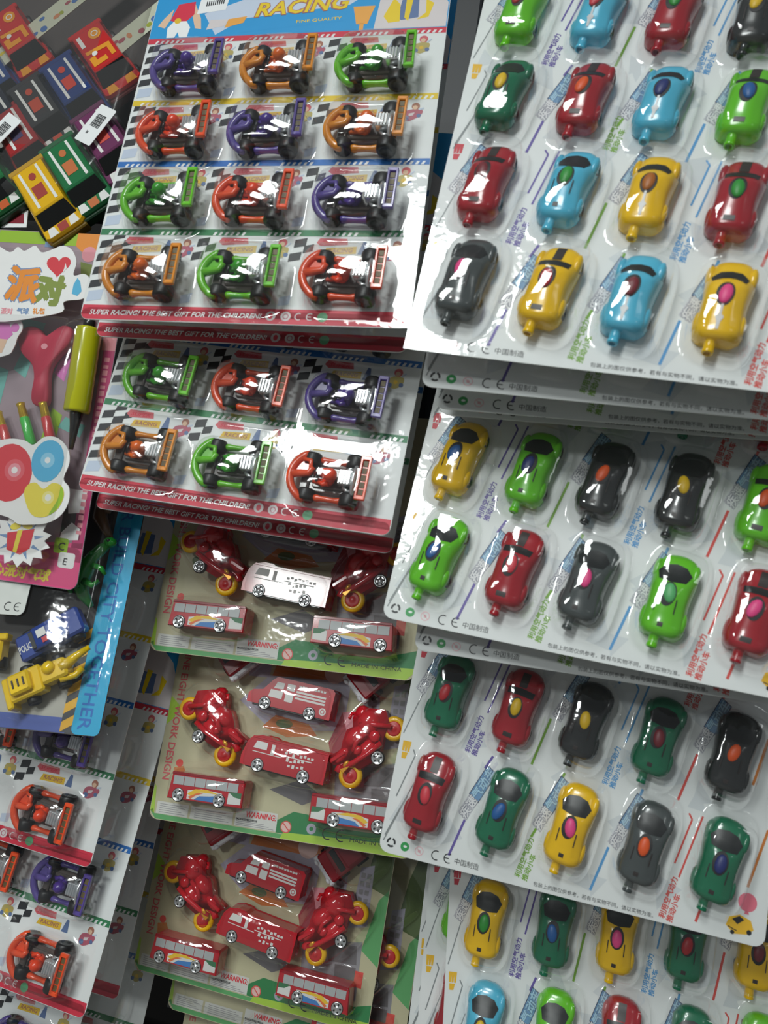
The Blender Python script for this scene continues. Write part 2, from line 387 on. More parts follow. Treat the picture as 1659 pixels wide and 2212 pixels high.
def r_facets():
    b = MB(); rnd = random.Random(3)
    for i in range(70):
        x, y = rnd.uniform(8, RW - 10), rnd.uniform(14, RH - 15); s = rnd.uniform(7, 15); a = rnd.uniform(0, 6)
        b.poly([(max(1, min(RW - 1, x + s * math.cos(a + q * 2.1 + rnd.uniform(-.3, .3)))), max(1, min(RH - 1, y + s * 1.3 * math.sin(a + q * 2.1)))) for q in range(3)], .03 + .0006 * i, 0)
    return b
def r_print():
    b = MB(); Pd = 157.4
    def dbl(x, y, mi):
        b.line((x, y + 9), (x + 8.9, y + 43), 1.3, ZP, mi); b.line((x + 8.9, y + 43), (x + 6.2, y + 47), 1.3, ZP, mi)
        b.line((x + 4.2, y), (x + 16.4, y + 47), 1.4, ZP, mi)
    for k in range(-1, 3):
        o = k * Pd
        def L(p, q, mi, w=1.9):
            if p[1] + o > 3 and q[1] + o < RH - 4: b.line((p[0], p[1] + o), (q[0], q[1] + o), w, ZP, mi)
        def D(x, y, mi):
            if y + o > 3 and y + o + 47 < RH: dbl(x, y + o, mi)
        def tag(y, mi):
            if 3 < y + o < RH - 20:
                b.poly([(4.0, y + o), (7.4, y + o), (8.6, y + o + 5.0), (3.6, y + o + 5.0)], ZP, mi)
                for q in range(3): b.poly([(3.4 + q * 2.2, y + o + 5.8), (5.0 + q * 2.2, y + o + 5.8), (5.6 + q * 2.2, y + o + 14), (3.0 + q * 2.3, y + o + 14)], ZP, mi)
        L((1.9, 93), (12, 129), 0, .9); L((6, 43.4), (15, 77.7), 0, 1.0); L((15, 77.7), (12.6, 82), 0, 1.0); L((3, 12.8), (18.4, 57), 0, .9); L((2.6, 166), (15, 203), 0, .9)
        tag(73.5, 8); tag(156.5, 7)
        L((55.7, 9.3), (63.6, 39.2), 1); L((72, 80), (76.8, 90.6), 1); D(62.5, 123, 1)
        L((116, 37.3), (119.6, 46), 2); L((107.6, 91), (117.0, 129), 2); L((132, 82), (134, 90), 2)
        L((165.4, 10), (174.5, 43.4), 3); L((191.5, 82), (194, 91), 3); D(172.3, 123, 3)
        L((220.5, 89), (230.7, 126), 4); D(223.6, 34.3, 4); L((243, 164), (246, 175), 4)
        L((273, 112), (281, 148), 5); L((276.5, 39), (287, 82), 5)
    # bottom row: recycling mark, dots, CE, maker line
    for a in (90, 210, 330): b.ringp(9.1, 8.3, 2.2, 3.7, ZP, 6, a + 12, a + 104, 8)
    b.disc(20.5, 7.6, 3.5, ZP, 14); b.disc(20.7, 7.8, 1.5, ZP + .03, 9, .9)
    b.ringp(32.3, 7.0, 2.9, 3.5, ZP, 15); b.line((30.2, 9.0), (34.4, 5.0), .5, ZP, 15); b.disc(32.3, 7, 1.2, ZP, 15)
    b.ringp(46, 7.0, 3.0, 3.8, ZP, 6, 62, 298, 14); b.ringp(56, 7.0, 3.0, 3.8, ZP, 6, 62, 298, 14); b.line((52.6, 7), (56.4, 7), .7, ZP, 6)
    # small picture of a yellow car and a pink balloon by the corner
    b.disc(277.6, 28.5, 6.6, ZP + .02, 16); b.poly([(276.6, 22.4), (278.6, 22.4), (279.4, 20.2), (275.8, 20.2)], ZP + .02, 16)
    b.poly([(264, 10), (266, 16), (273, 19), (281, 16.5), (283.5, 10.5), (279, 6.5), (270, 5)], ZP + .03, 8)
    b.poly([(268, 15), (273, 18), (276.5, 16), (272, 12)], ZP + .06, 6); b.disc(280.5, 8.2, 1.8, ZP + .06, 6); b.disc(269, 6, 1.5, ZP + .06, 6); b.line((265.5, 9.5), (272, 7.5), .7, ZP + .06, 6)
    return b
def r_letter():
    b = MB(); Pd = 157.4; a1 = math.radians(78)
    def note(x, y, mi):
        b.text('利用空气动力', x, y, 5.2, ZP, mi, a1, bold=.03); b.text('推动小车', x + 5.6, y - 1.5, 5.2, ZP, mi, a1, bold=.03)
    def logo(x, y):
        a = math.radians(66.5); ux, uy = math.cos(a), math.sin(a); vx, vy = -uy, ux
        def plate(u0, u1, v0, v1, z, mi): b.poly([(x + ux * (u0 + v0 * .2) + vx * v0, y + uy * (u0 + v0 * .2) + vy * v0), (x + ux * (u1 + v0 * .2) + vx * v0, y + uy * (u1 + v0 * .2) + vy * v0), (x + ux * (u1 + v1 * .2) + vx * v1, y + uy * (u1 + v1 * .2) + vy * v1), (x + ux * (u0 + v1 * .2) + vx * v1, y + uy * (u0 + v1 * .2) + vy * v1)], z, mi)
        plate(-.4, 17, -1.2, 8.0, ZP + .01, 18); plate(16.2, 43.6, -1.6, 8.4, ZP + .015, 10); plate(16.9, 42.9, -1.0, 7.8, ZP + .03, 19)
        b.text('疾速', x, y, 8.9, ZP + .045, 10, a, 0, .15, bold=.065); b.text('疾速', x, y, 8.9, ZP + .07, 11, a, 0, .15, bold=.032)
        x2, y2 = x + ux * 17.2, y + uy * 17.2
        b.text('气动车', x2, y2, 8.9, ZP + .045, 10, a, 0, .15, bold=.06); b.text('气动车', x2, y2, 8.9, ZP + .07, 12, a, 0, .15, bold=.03)
    for k in range(0, 2):
        o = k * Pd
        logo(63.5, 38.5 + o); logo(121.5, 43 + o); logo(180, 43 + o); logo(124, 128.5 + o) ; logo(233.5, 128 + o); logo(11.5, 127 + o)
        note(57.6, 89 + o, 1); note(167, 88 + o, 3)
        note(112, 6 + o * 1.06, 2); note(220.6, 3 + o, 4)
    b.text('中国制造', 60.5, 4.6, 5.0, ZP, 6, -.02)
    b.text('包装上的图仅供参考，若有与实物不同，请以实物为准。', 123, 3.2, 3.6, ZP, 6, -.012, width=90)
    return b
def car_card(M, label, cars, name, printed=True, group='white cards of balloon cars'):
    t = thing('car_blister_card', label, 'toy card', M, group)
    part(t, 'backing_board', 'r_board', lambda: board(RW, RH, 8), [white])
    part(t, 'background_facets', 'r_facets', r_facets, [FACET])
    part(t, 'printed_artwork', 'r_print', r_print, R_INKS)
    part(t, 'lettering', 'r_letter', r_letter, R_INKS)
    part(t, 'blister_film', 'r_film', r_film, [FILM])
    for (c, r), (colour, bal, style) in cars.items():
        x, y = car_center(RC_X[c], RC_Y[r])
        x += random.uniform(-.8, .8); y += random.uniform(-.6, .6)
        mm = M @ loc(x, y, .8, CAR_ROT + random.uniform(-.035, .035)) @ Matrix.Rotation(math.radians(-11), 4, 'Y')
        air_car(mm, colour, bal, f'{colour} toy car with {bal} balloon, {ORD[c]} in {name[r]} of {name["card"]}', style)
Y, LG, SB, RD, DG, BK, GY = 'yellow', 'lime green', 'sky blue', 'red', 'dark green', 'black', 'smoky grey'
car_card(POSE['R1'], 'white card of balloon cars hanging topmost at the right, front of its stack',
  {(0, 3): (LG, 'red', 'rally'), (1, 3): (SB, 'crimson', 'band'), (2, 3): (RD, 'green', 'rally'), (3, 3): (BK, 'yellow', 'coupe'),
   (0, 2): (DG, 'yellow', 'coupe'), (1, 2): (RD, 'orange', 'rally'), (2, 2): (SB, 'navy', 'band'), (3, 2): (LG, 'blue', 'rally'),
   (0, 1): (RD, 'dark red', 'rally'), (1, 1): (SB, 'green', 'coupe'), (2, 1): (Y, 'brown', 'band'), (3, 1): (RD, 'green', 'rally'),
   (0, 0): (GY, 'pink', 'coupe'), (1, 0): (Y, 'red', 'rally'), (2, 0): (SB, 'dark red', 'band'), (3, 0): (Y, 'pink', 'band')},
  {0: 'bottom row', 1: 'second row up', 2: 'third row up', 3: 'top row', 'card': 'topmost card'})
for i, (dx, dy, dz, rz, lab) in enumerate(((11.7, -12.9, -27, .034, 'white car card showing only its bottom strip just under the topmost card'),
                                   (19.2, -16, -54, .056, 'white car card second down in the strip stack, CE mark showing'),
                                   (19, -8.5, -81, .060, 'white car card lowest of the thin strips above the middle card'))):
    car_card(POSE['R1'] @ loc(dx, dy, dz, rz), lab, {}, {})
car_card(POSE['R2'], 'white card of balloon cars in the middle right, front card below the strip stack',
  {(1, 2): (Y, 'red', 'coupe'), (2, 2): (LG, 'blue', 'coupe'), (3, 2): (DG, 'red', 'coupe'), (4, 2): (RD, 'pink', 'rally'),
   (0, 1): (Y, 'blue', 'coupe'), (1, 1): (LG, 'navy', 'coupe'), (2, 1): (BK, 'orange', 'coupe'), (3, 1): (BK, 'yellow', 'coupe'), (4, 1): (LG, 'orange', 'rally'),
   (0, 0): (LG, 'blue', 'coupe'), (1, 0): (RD, 'crimson', 'rally'), (2, 0): (GY, 'pink', 'coupe'), (3, 0): (LG, 'pale green', 'coupe'), (4, 0): (RD, 'pink', 'rally')},
  {0: 'bottom row', 1: 'upper row', 2: 'half hidden row', 'card': 'middle card'})
car_card(POSE['R2'] @ loc(24, -15.5, -28, .06), 'white car card peeking out below the middle white card with CE mark', {}, {})
car_card(POSE['R3'], 'white card of balloon cars at lower right with pink balloon picture in its corner',
  {(4, 2): (RD, 'crimson', 'rally'), (0, 1): (DG, 'red', 'coupe'), (1, 1): (RD, 'yellow', 'rally'), (2, 1): (BK, 'yellow', 'coupe'), (3, 1): (DG, 'dark red', 'coupe'), (4, 1): (BK, 'orange', 'coupe'),
   (0, 0): (RD, 'crimson', 'rally'), (1, 0): (DG, 'blue', 'coupe'), (2, 0): (Y, 'pink', 'coupe'), (3, 0): (GY, 'orange', 'coupe'), (4, 0): (DG, 'navy', 'coupe')},
  {0: 'bottom row', 1: 'upper row', 2: 'half hidden row', 'card': 'lower right card'})
car_card(POSE['R4'], 'white card of balloon cars running off the bottom edge, front of its stack',
  {(0, 1): (Y, 'green', 'coupe'), (1, 1): (DG, 'blue', 'coupe'), (2, 1): (Y, 'pink', 'coupe'), (3, 1): (DG, 'red', 'coupe'), (4, 1): (Y, 'dark red', 'coupe'),
   (0, 0): (SB, 'yellow', 'coupe'), (1, 0): (LG, 'green', 'coupe'), (2, 0): (RD, 'crimson', 'rally'), (3, 0): (DG, 'navy', 'coupe'), (4, 0): (LG, 'orange', 'coupe')},
  {0: 'bottom row', 1: 'upper row', 'card': 'front bottom card'})
car_card(POSE['R4'] @ loc(-24, 4, -28, -.03), 'white car card behind the front bottom card, its left edge showing', {(0, 1): (LG, 'green', 'rally'), (0, 0): (RD, 'pink', 'rally')},
  {0: 'bottom row', 1: 'upper row', 'card': 'second bottom card'})
car_card(POSE['R4'] @ loc(-34, 10, -57, -.07), 'white car card at the back of the bottom stack, leftmost edge showing', {}, {})

# ================================================================== karts
KW, KH = 222, 312
KC_X = [41.5, 108.5, 175.5]; KC_Y = [30.5, 86.5, 140.5, 193.5]
K_ST = [11.0, 66.9, 121.5, 173.7, 229.2]
KARTC = {'orange': ((226, 142, 44), (232, 104, 20)), 'green': ((108, 196, 44), (50, 158, 26)), 'red': ((236, 84, 44), (238, 66, 20)), 'purple': ((92, 76, 150), (74, 44, 140))}
KM = {k: (mat('kart_' + k, a, .26, coat=.5), mat('kart_driver_' + k, b, .3, coat=.4)) for k, (a, b) in KARTC.items()}
smoke_m = mat('smoked_plastic', (92, 84, 80), .25, coat=.3)
def k_bumper():
    b = MB(); n = 14
    pts = []
    for i in range(n + 1):
        a = math.radians(124 + (240 - 124) * i / n); pts.append((-2 + 25.5 * math.cos(a), 20.5 * math.sin(a), 8 + 2.2 * math.cos(a * 1.0 - PI)))
    b.tube(pts, [2.2] + [3.0] * (n - 1) + [2.2], 10)
    return b
def k_nose():
    b = MB()
    b.tube([(-26.5, 0, 10), (-20, .5, 12), (-13.5, 1.2, 13), (-11, 5.5, 14.5)], [3.2, 2.8, 2.4, 2.2], 8)
    b.tube([(-20.5, 12, 10), (-14, 10.5, 12.5), (-12.5, 2, 13)], 1.7, 8)
    b.prism([(-25, 2), (-20, 11), (-14, 9), (-14, 2)], 8.6, 10.0, .3)
    return b
def k_chassis():
    b = MB(); b.rbox((-1, 0, 4.2), (40, 19, 3.2), 1.2); b.rbox((2, 0, 6.5), (26, 14, 3), 1.2)
    b.tube([(-14.5, -15, 6), (-14.5, 15, 6)], 1.3, 6); b.tube([(18, -15, 6.5), (18, 15, 6.5)], 1.3, 6)
    return b
def k_wheel(r, w):
    return MB().lathe([(1.5, -w * .42), (r * .55, -w * .42), (r * .62, -w * .5), (r * .9, -w * .5), (r, -w * .33), (r, w * .33), (r * .9, w * .5), (r * .62, w * .5), (r * .55, w * .42), (1.5, w * .42)], 18, T=Matrix.Rotation(PI / 2, 4, 'X'))
def k_pod():
    b = MB(); prof = [(-10.5, 2.6), (-8.5, 3.0), (-5, 2.35), (0, 2.2), (5, 2.35), (8.5, 2.9), (10.5, 2.5)]
    b.loft([[(x, r * math.cos(2 * PI * j / 10) * 1.05, r * 1.2 * math.sin(2 * PI * j / 10)) for j in range(10)] for x, r in prof])
    return b
def k_driver():
    b = MB(); b.loft([[(cx + rx * math.cos(2 * PI * j / 12), cy + ry * math.sin(2 * PI * j / 12), z) for j in range(12)] for cx, cy, z, rx, ry in ((0, 0, 6, 4, 5), (.5, 0, 9, 4.6, 5.6), (2, 0, 13, 4.2, 5.4), (3, 0, 15.5, 2.4, 2.6))])
    for s in (-1, 1):
        b.tube([(0, s * 2.6, 8.5), (-5.5, s * 3.2, 10.5), (-10.5, s * 2.8, 7.5)], [2.6, 2.3, 1.7], 8)
        b.tube([(2, s * 4.6, 13.5), (-2.5, s * 5.4, 12), (-6.5, s * 3.0, 13)], [1.9, 1.7, 1.5], 8)
    return b
def k_helmet():
    b = MB().ell((3.4, 0, 19), (4.9, 4.8, 5.2), 14); b.rbox((-.6, 0, 18.6), (2.0, 6.2, 2.2), .6); return b
def k_engine():
    b = MB(); b.rbox((13.5, 0, 11.5), (9.5, 10.5, 7.0), .8)
    for i in range(4): b.rbox((10.2 + i * 2.2, 0, 15.5), (1.2, 9.0, 1.6), .3)
    b.rbox((20.5, 0, 10.5), (3.5, 17, 4.5), .7)
    for s in (-1, 1): b.tube([(12, s * 5.8, 9), (15, s * 8.0, 9), (20, s * 8.6, 9)], 1.3, 8)
    return b
def k_hoop():
    b = MB(); b.tube([(19.5, 12.5 * math.cos(PI * i / 12), 7 + 10.5 * math.sin(PI * i / 12)) for i in range(13)], 1.5, 8)
    return b
def k_wing():
    b = MB()
    for s in (-1, 1): b.rbox((27, s * 14.2, 15.5), (7.6, 3.2, 3.2), .8)
    for x in (24.1, 29.9): b.rbox((x, 0, 15.5), (1.7, 29, 3.2), .6)
    b.rbox((27, 0, 14.7), (5, 28, 1.2), 0)
    for s in (-1, 1): b.tube([(22, s * 6, 2), (27, s * 6, 14.5)], 1.0, 6)
    return b
def k_insert():
    b = MB()
    for i in range(5): b.rbox((27, -10.2 + i * 5.1, 15.55), (3.3, 4.1, .5), 0)
    return b
insert_m = mat('dark_wing_panel', (96, 84, 52), .5)
def kart(M, colour, label):
    t = thing('toy_kart', label, 'toy kart', M, 'toy karts in blister cards'); a, d = KM[colour]
    part(t, 'bumper', 'k_bumper', k_bumper, [a]); part(t, 'nose_frame', 'k_nose', k_nose, [a]); part(t, 'chassis', 'k_chassis', k_chassis, [smoke_m])
    for s in (-1, 1):
        part(t, 'wheel', 'k_wheel_f', lambda: k_wheel(6.4, 8.5), [rubber], M=loc(-14.5, s * 13.2, 6.4)); part(t, 'wheel', 'k_wheel_r', lambda: k_wheel(7.2, 9.5), [rubber], M=loc(17.5, s * 14.0, 7.6))
        part(t, 'side_pod', 'k_pod', k_pod, [a], M=loc(1.5, s * 14.0, 5.2) @ Matrix.Diagonal((.95, .85, .9, 1)))
    dr = part(t, 'driver', 'k_driver', k_driver, [d]); part(dr, 'helmet', 'k_helmet', k_helmet, [d])
    part(t, 'steering_wheel', 'k_steer', lambda: MB().tube([(0, 3.6 * math.cos(2 * PI * i / 14), 3.6 * math.sin(2 * PI * i / 14)) for i in range(14)], .9, 6, closed=True), [blackp], M=Matrix.Translation((-.007, 0, .0135)) @ Matrix.Rotation(.5, 4, 'Y'))
    part(t, 'engine', 'k_engine', k_engine, [chrome], M=loc(0, .5, 2.5)); part(t, 'roll_hoop', 'k_hoop', k_hoop, [chrome])
    w = part(t, 'rear_wing', 'k_wing', k_wing, [a], M=loc(0, .5, 4.5)); part(w, 'wing_insert', 'k_insert', k_insert, [insert_m])
    return t
K_RED, K_YEL, K_BLU, K_GRN, K_LB = ink('kart_red', (214, 40, 68)), ink('stripe_yellow', (232, 200, 24)), ink('stripe_blue', (20, 110, 190)), ink('stripe_green', (40, 128, 80)), ink('pale_blue', (196, 208, 226))
K_CYAN, K_SKIN, K_BROWN, K_GOLD = ink('header_cyan', (28, 150, 212)), ink('skin', (226, 190, 160)), ink('brown', (170, 110, 90)), ink('gold', (232, 164, 70))
K_INKS = [KBLACK, WHITE_I, K_RED, K_YEL, K_BLU, K_GRN, K_LB, K_CYAN, K_SKIN, K_BROWN, ink('lozenge', (212, 96, 104)), ink('logo_gold', (226, 186, 40)), ink('slate', (92, 116, 160)), ink('disc_grey', (214, 206, 206)), ink('seal_green', (90, 170, 120)), K_GOLD, ink('cart_maroon', (180, 90, 110)), ink('olive_gold', (186, 170, 96))]
def k_print():
    b = MB(); z = .10
    b.rect(0.6, 5, KW - .6, K_ST[0], z, 2); b.poly(rrect(.4, .4, KW - .4, 9, 5), z, 2)
    for st, mi in ((K_ST[1], 5), (K_ST[2], 4), (K_ST[3], 3), (K_ST[4], 2)):
        b.rect(.3, st - 2.4, KW - .3, st + 2.4, z, mi)
        k = 0
        for g in range(6):
            for q in range(6):
                x = 6 + g * 38 + q * 4.0
                if x + 3 < KW - 1: b.poly([(x, st - 2.2), (x + 1.9, st - 2.2), (x + 3.2, st + .4), (x + 1.3, st + .4)], z + .03, 1)
    tops = [K_ST[1], K_ST[2], K_ST[3], K_ST[4]]
    for r in range(4):
        y1 = tops[r] - 2.6; y0 = K_ST[r] + (2.6 if r else .3)
        for c in range(3):
            x = c * 67.2
            def quad(u, v, w=8.6, h=5.8, mi=0):
                u += x; k = 2.2; p = [(u, v), (u + w, v + 1.6), (u + w + .5, v + h + 1.6), (u + .5, v + h)]
                b.poly([(max(.4, q[0]), min(q[1], y1)) for q in p], z + .01, mi)
            if c == 0:
                for j in range(4):
                    quad(1.0 + j * .3, y0 + 12 + j * 10.2); quad(9.8 + j * .3, y0 + 8.4 + j * 10.2 + 10.2, 8.2)
                quad(18.6, y1 - 9.0, 6, 5)
                b.poly([(1.5, y0 + 2), (12, y0 + 3.6), (12.6, y0 + 11.4), (2, y0 + 9.8)], z + .005, 6)
            else:
                for j in range(2): quad(2.6 + j * 2.4, y1 - 19 + j * 10.4, 8, 6)
                quad(11.6, y1 - 12.6, 6.5, 5.5); b.poly([(x + 1, y0 + 2), (x + 8, y0 + 3), (x + 9, y0 + 10), (x + 1, y0 + 8)], z + .005, 6)
            b.poly([(x + 20, y1 - 4.5), (x + 22, y1 - 1.2), (x + 40, y1 - 1.5), (x + 41, y1 - 6), (x + 23, y1 - 7)], z + .02, 10)
            b.poly([(x + 25, y1 - 13.5), (x + 27, y1 - 8.5), (x + 47, y1 - 7.2), (x + 47, y1 - 12.5)], z + .02, 11)
            b.poly([(x + 48, y1 - 13), (x + 51, y1 - 3.5), (x + 53, y1 - 4), (x + 54, y1 - 13)], z + .02, 12)
            # little printed racer beside each name
            u, v = x + 64 + (8 if c == 2 else 0), y1 - 9
            if (c + r) % 2:
                b.poly(smooth([(u - 5, v - 5), (u - 4.5, v), (u + 1, v + 1.5), (u + 5, v), (u + 4, v - 5), (u - 1, v - 8)]), z + .02, 17); b.disc(u + .5, v + 4.2, 3.0, z + .03, 10); b.disc(u + .2, v + 3.2, 1.8, z + .05, 8)
                b.disc(u - 4.2, v - 5.5, 1.7, z + .06, 12); b.disc(u + 3.6, v - 4.8, 1.6, z + .06, 12); b.disc(u - .5, v - 3, 1.5, z + .05, 11); b.line((u + 3, v + 1), (u + 6, v + 4), .9, z + .03, 6)
            else:
                b.poly(smooth([(u - 7, v - 5), (u - 5.5, v - .5), (u, v + 1), (u + 6, v), (u + 5, v - 4), (u - 1, v - 8), (u - 5, v - 8)]), z + .02, 16); b.disc(u + 1.2, v + 3.4, 2.8, z + .03, 9); b.disc(u + .9, v + 2.4, 1.7, z + .05, 8)
                b.disc(u - 4.4, v - 6, 1.9, z + .06, 12); b.disc(u + 3.8, v - 4.2, 1.5, z + .06, 12); b.poly([(u - 3, v - 2.5), (u + 1, v - 1.5), (u, v - 4), (u - 3, v - 4.5)], z + .05, 13); b.line((u + 3.4, v + .6), (u + 7, v + 1.8), 1.2, z + .05, 6)
    # round marks on the red bar
    for x, mi in ((132, 13), (142, 13), (166, 14)): b.disc(x, 6, 3.4, z + .04, mi)
    b.disc(132, 6, 1.6, z + .06, 2, 2.2); b.ringp(142, 6, 1.4, 2.0, z + .06, 16)
    b.ringp(150.5, 6, 2.0, 2.7, z + .04, 13, 60, 300, 10); b.ringp(158, 6, 2.0, 2.7, z + .04, 13, 60, 300, 10); b.line((156, 6), (158.5, 6), .6, z + .04, 13)
    # header picture
    b.rect(.3, K_ST[4] + 2.4, KW - .3, KH - .5, z, 7)
    h = K_ST[4]
    b.poly([(52, h + 4), (72, h + 18), (150, h + 26), (168, h + 40), (70, h + 36), (40, h + 24)], z + .02, 6)
    b.poly([(70, h + 5), (150, h + 12), (148, h + 22), (78, h + 15)], z + .03, 7)
    b.poly([(170, h + 3), (172, h + 30), (186, h + 60), (212, h + 40), (KW - 1, h + 24), (KW - 1, h + 3)], z + .02, 13)
    for p in ([(176, h + 14), (180, h + 8), (188, h + 9), (187, h + 24), (182, h + 30)], [(191, h + 12), (194, h + 9), (196, h + 30), (191, h + 30)], [(200, h + 10), (208, h + 12), (211, h + 24), (205, h + 28), (206, h + 16)]): b.poly(p, z + .05, 3)
    b.poly([(186, h + 12), (189, h + 10), (201, h + 12), (200, h + 28), (188, h + 28)], z + .04, 12)
    # driver figure in red vest and white trousers, head beyond the picture
    b.poly([(14, h + 3), (13, h + 12), (17, h + 18), (27, h + 18), (31, h + 12), (30, h + 3), (24, h + 3), (22, h + 8), (20, h + 3)], z + .03, 1)
    b.poly([(14, h + 19), (18, h + 34), (31, h + 36), (32, h + 24), (27, h + 18), (17, h + 18)], z + .04, 2)
    b.poly([(31, h + 34), (38, h + 20), (40, h + 10), (35, h + 11), (31, h + 22)], z + .035, 8); b.poly([(15, h + 30), (8, h + 20), (5, h + 14), (11, h + 12), (14, h + 20)], z + .035, 8)
    b.disc(20, h + 18.5, 2.6, z + .06, 11)
    # price sticker, trophy, lozenge
    b.poly([(34, h + 24), (56, h + 27), (57.5, h + 40), (35, h + 38)], z + .08, 1)
    for i in range(9): b.rect(40 + i * 1.6, h + 31 + i * .2, 40.9 + i * 1.6, h + 35.5 + i * .2, z + .10, 0)
    b.poly([(58, h + 10), (72, h + 14), (74, h + 20), (60, h + 18)], z + .06, 15); b.poly([(44, h + 9), (58, h + 12), (60, h + 18), (46, h + 18)], z + .06, 13)
    b.poly([(157, h + 8), (165, h + 8), (169, h + 24), (153, h + 24)], z + .06, 15); b.rect(159.5, h + 2.6, 162.5, h + 9, z + .06, 15)
    return b
def k_letter():
    b = MB(); h = K_ST[4]
    b.text('SUPER RACING! THE BEST GIFT FOR THE CHILDREN!', 6, 3.9, 5.0, .16, 1, 0, .016, .25, width=120)
    b.text('RACING', 79, h + 19, 17, .22, 9, .06, .06, .25, width=72); b.text('RACING', 79, h + 19, 17, .26, 3, .06, .02, .25, width=72)
    b.text('FINE QUALITY', 112, h + 11.5, 3.6, .2, 3, .05, .01, width=34)
    for r in range(4):
        y1 = K_ST[r + 1] - 2.6
        for c in range(3):
            x = c * 67.2
            b.text('SUPER', x + 23, y1 - 5.4, 3.6, .2, 2, .0, .02, .3, width=15); b.text('RACING', x + 28, y1 - 12, 4.2, .2, 9, .03, .02, .2, width=17)
    return b
def k_film():
    d = []
    for x in KC_X:
        for y in KC_Y: d.append((x + 3, y - 2.5, 30.5, 22.0, 0, 26.0, 3.4, .24))
    return film_mesh(0, 0, KW, K_ST[4] + 3, d, 2.0)
KPAT = [['orange', 'green', 'red'], ['green', 'red', 'purple'], ['red', 'purple', 'orange'], ['purple', 'orange', 'green']]     # rows from the bottom
def kart_card(M, label, cells, names):
    t = thing('kart_blister_card', label, 'toy card', M, 'kart cards')
    part(t, 'backing_board', 'k_board', lambda: board(KW, KH, 6), [white])
    part(t, 'printed_artwork', 'k_print', k_print, K_INKS); part(t, 'lettering', 'k_letter', k_letter, K_INKS)
    part(t, 'blister_film', 'k_film', k_film, [FILM])
    for c, r in cells:
        col = KPAT[r][c]
        kart(M @ loc(KC_X[c] + 2 + random.uniform(-.8, .8), KC_Y[r] - .5 + random.uniform(-.5, .5), .9, random.uniform(-.03, .03)) @ Matrix.Scale(.93, 4), col, f'{col} toy kart, {["left", "middle", "right"][c]} in {names[r]} of {names["card"]}')
rn = {0: 'bottom row', 1: 'second row up', 2: 'third row up', 3: 'top row'}
kart_card(POSE['K1'], 'uppermost kart card with blue header and red bottom bar', [(c, r) for r in range(4) for c in range(3)], {**rn, 'card': 'uppermost kart card'})
kart_card(POSE['K1'] @ loc(-6, 3.5, -30, -.02), 'kart card right behind the uppermost one, only its dark red bar showing', [], {})
kart_card(POSE['K2'], 'second kart card down, with strong white glare at its right', [(c, r) for r in range(3) for c in range(3)], {**rn, 'card': 'second kart card'})
kart_card(POSE['K2'] @ loc(-1.6, -4.8, -30, 0), 'kart card behind the second one, its red bar offset below to the right', [], {})
kart_card(POSE['K3'], 'kart card at lower left below the blue bordered pack', [(2, 0), (2, 1), (1, 1)], {**rn, 'card': 'lower left kart card'})
kart_card(POSE['K4'], 'kart card at bottom left under the lower left kart card', [(2, 0), (2, 1), (1, 1)], {**rn, 'card': 'bottom left kart card'})
kart_card(POSE['K5'], 'kart card showing only a right edge strip beside the fire engine cards', [(2, 1)], {1: 'second row up', 'card': 'edge strip kart card'})
kart_card(POSE['K4'] @ loc(-40, -150, -76, .0), 'kart card cut by the bottom edge at far left', [(2, 1), (2, 2), (1, 2)], {**rn, 'card': 'kart card cut by bottom edge'})
kart_card(POSE['K5'] @ loc(2, -111, -62, .0), 'kart card corner at bottom, left of the lowest fire engine card', [], {})

# ================================================================== fire engine cards
FW, FH = 212, 205
fred = mat('fire_red_plastic', (188, 30, 42), .26, coat=.5); fred2 = mat('deep_red_plastic', (150, 20, 34), .28, coat=.5)
bike_red = mat('glossy_bike_red', (206, 26, 40), .16, coat=.8); yel_tyre = mat('yellow_tyre', (240, 186, 14), .35, coat=.2)
hub_red = mat('hub_red', (196, 36, 40), .35); pane_m = mat('grey_window_film', (176, 180, 180), .3, vary=.12, scale=120)
stw, stk_y, stk_b, stk_o, stk_g = (mat('sticker_white', (226, 226, 222), .4), mat('sticker_yellow', (240, 196, 50), .4), mat('sticker_blue', (64, 130, 200), .4), mat('sticker_orange', (232, 116, 60), .4), mat('sticker_green', (60, 120, 80), .4))
whitep = mat('white_plastic', (215, 215, 218), .35)
def alloy():
    b = MB(); b.lathe([(1.0, 0), (4.9, 0), (5.2, .6), (5.2, 3.2), (4.5, 3.8), (4.2, 3.2), (1.6, 3.0), (1.4, 3.6), (.3, 3.8)], 20)
    return b
def alloy_rim():
    b = MB(); b.lathe([(4.5, 3.1), (4.6, 3.9), (4.2, 4.1), (3.9, 3.8), (1.6, 3.9), (1.2, 4.3), (.3, 4.4)], 20)
    for k in range(5):
        a = 2 * PI * k / 5; b.disc(2.7 * math.cos(a), 2.7 * math.sin(a), .95, 3.92, 1, .75, 10, a)
    return b
def put_wheel(t, x, y, z=17.2):
    w = part(t, 'wheel', 'alloy', alloy, [rubber], M=loc(x, y, z)); part(w, 'rim', 'alloy_rim', alloy_rim, [chrome, hole_m])
def inv(p): return [(-x, y) for x, y in p][::-1]
def bus_body():
    b = MB(); b.prism([(-30.5, -9.5), (31, -9.5), (31, 8.5), (29.5, 10), (-27.5, 10), (-29, 8.5)], 2, 20.5, 1.2); return b
def bus_trim():
    b = MB(); b.prism([(-29, 8.4), (30.6, 8.4), (30.2, 10.4), (-28.4, 10.4)], 19.4, 21.2, .5); return b
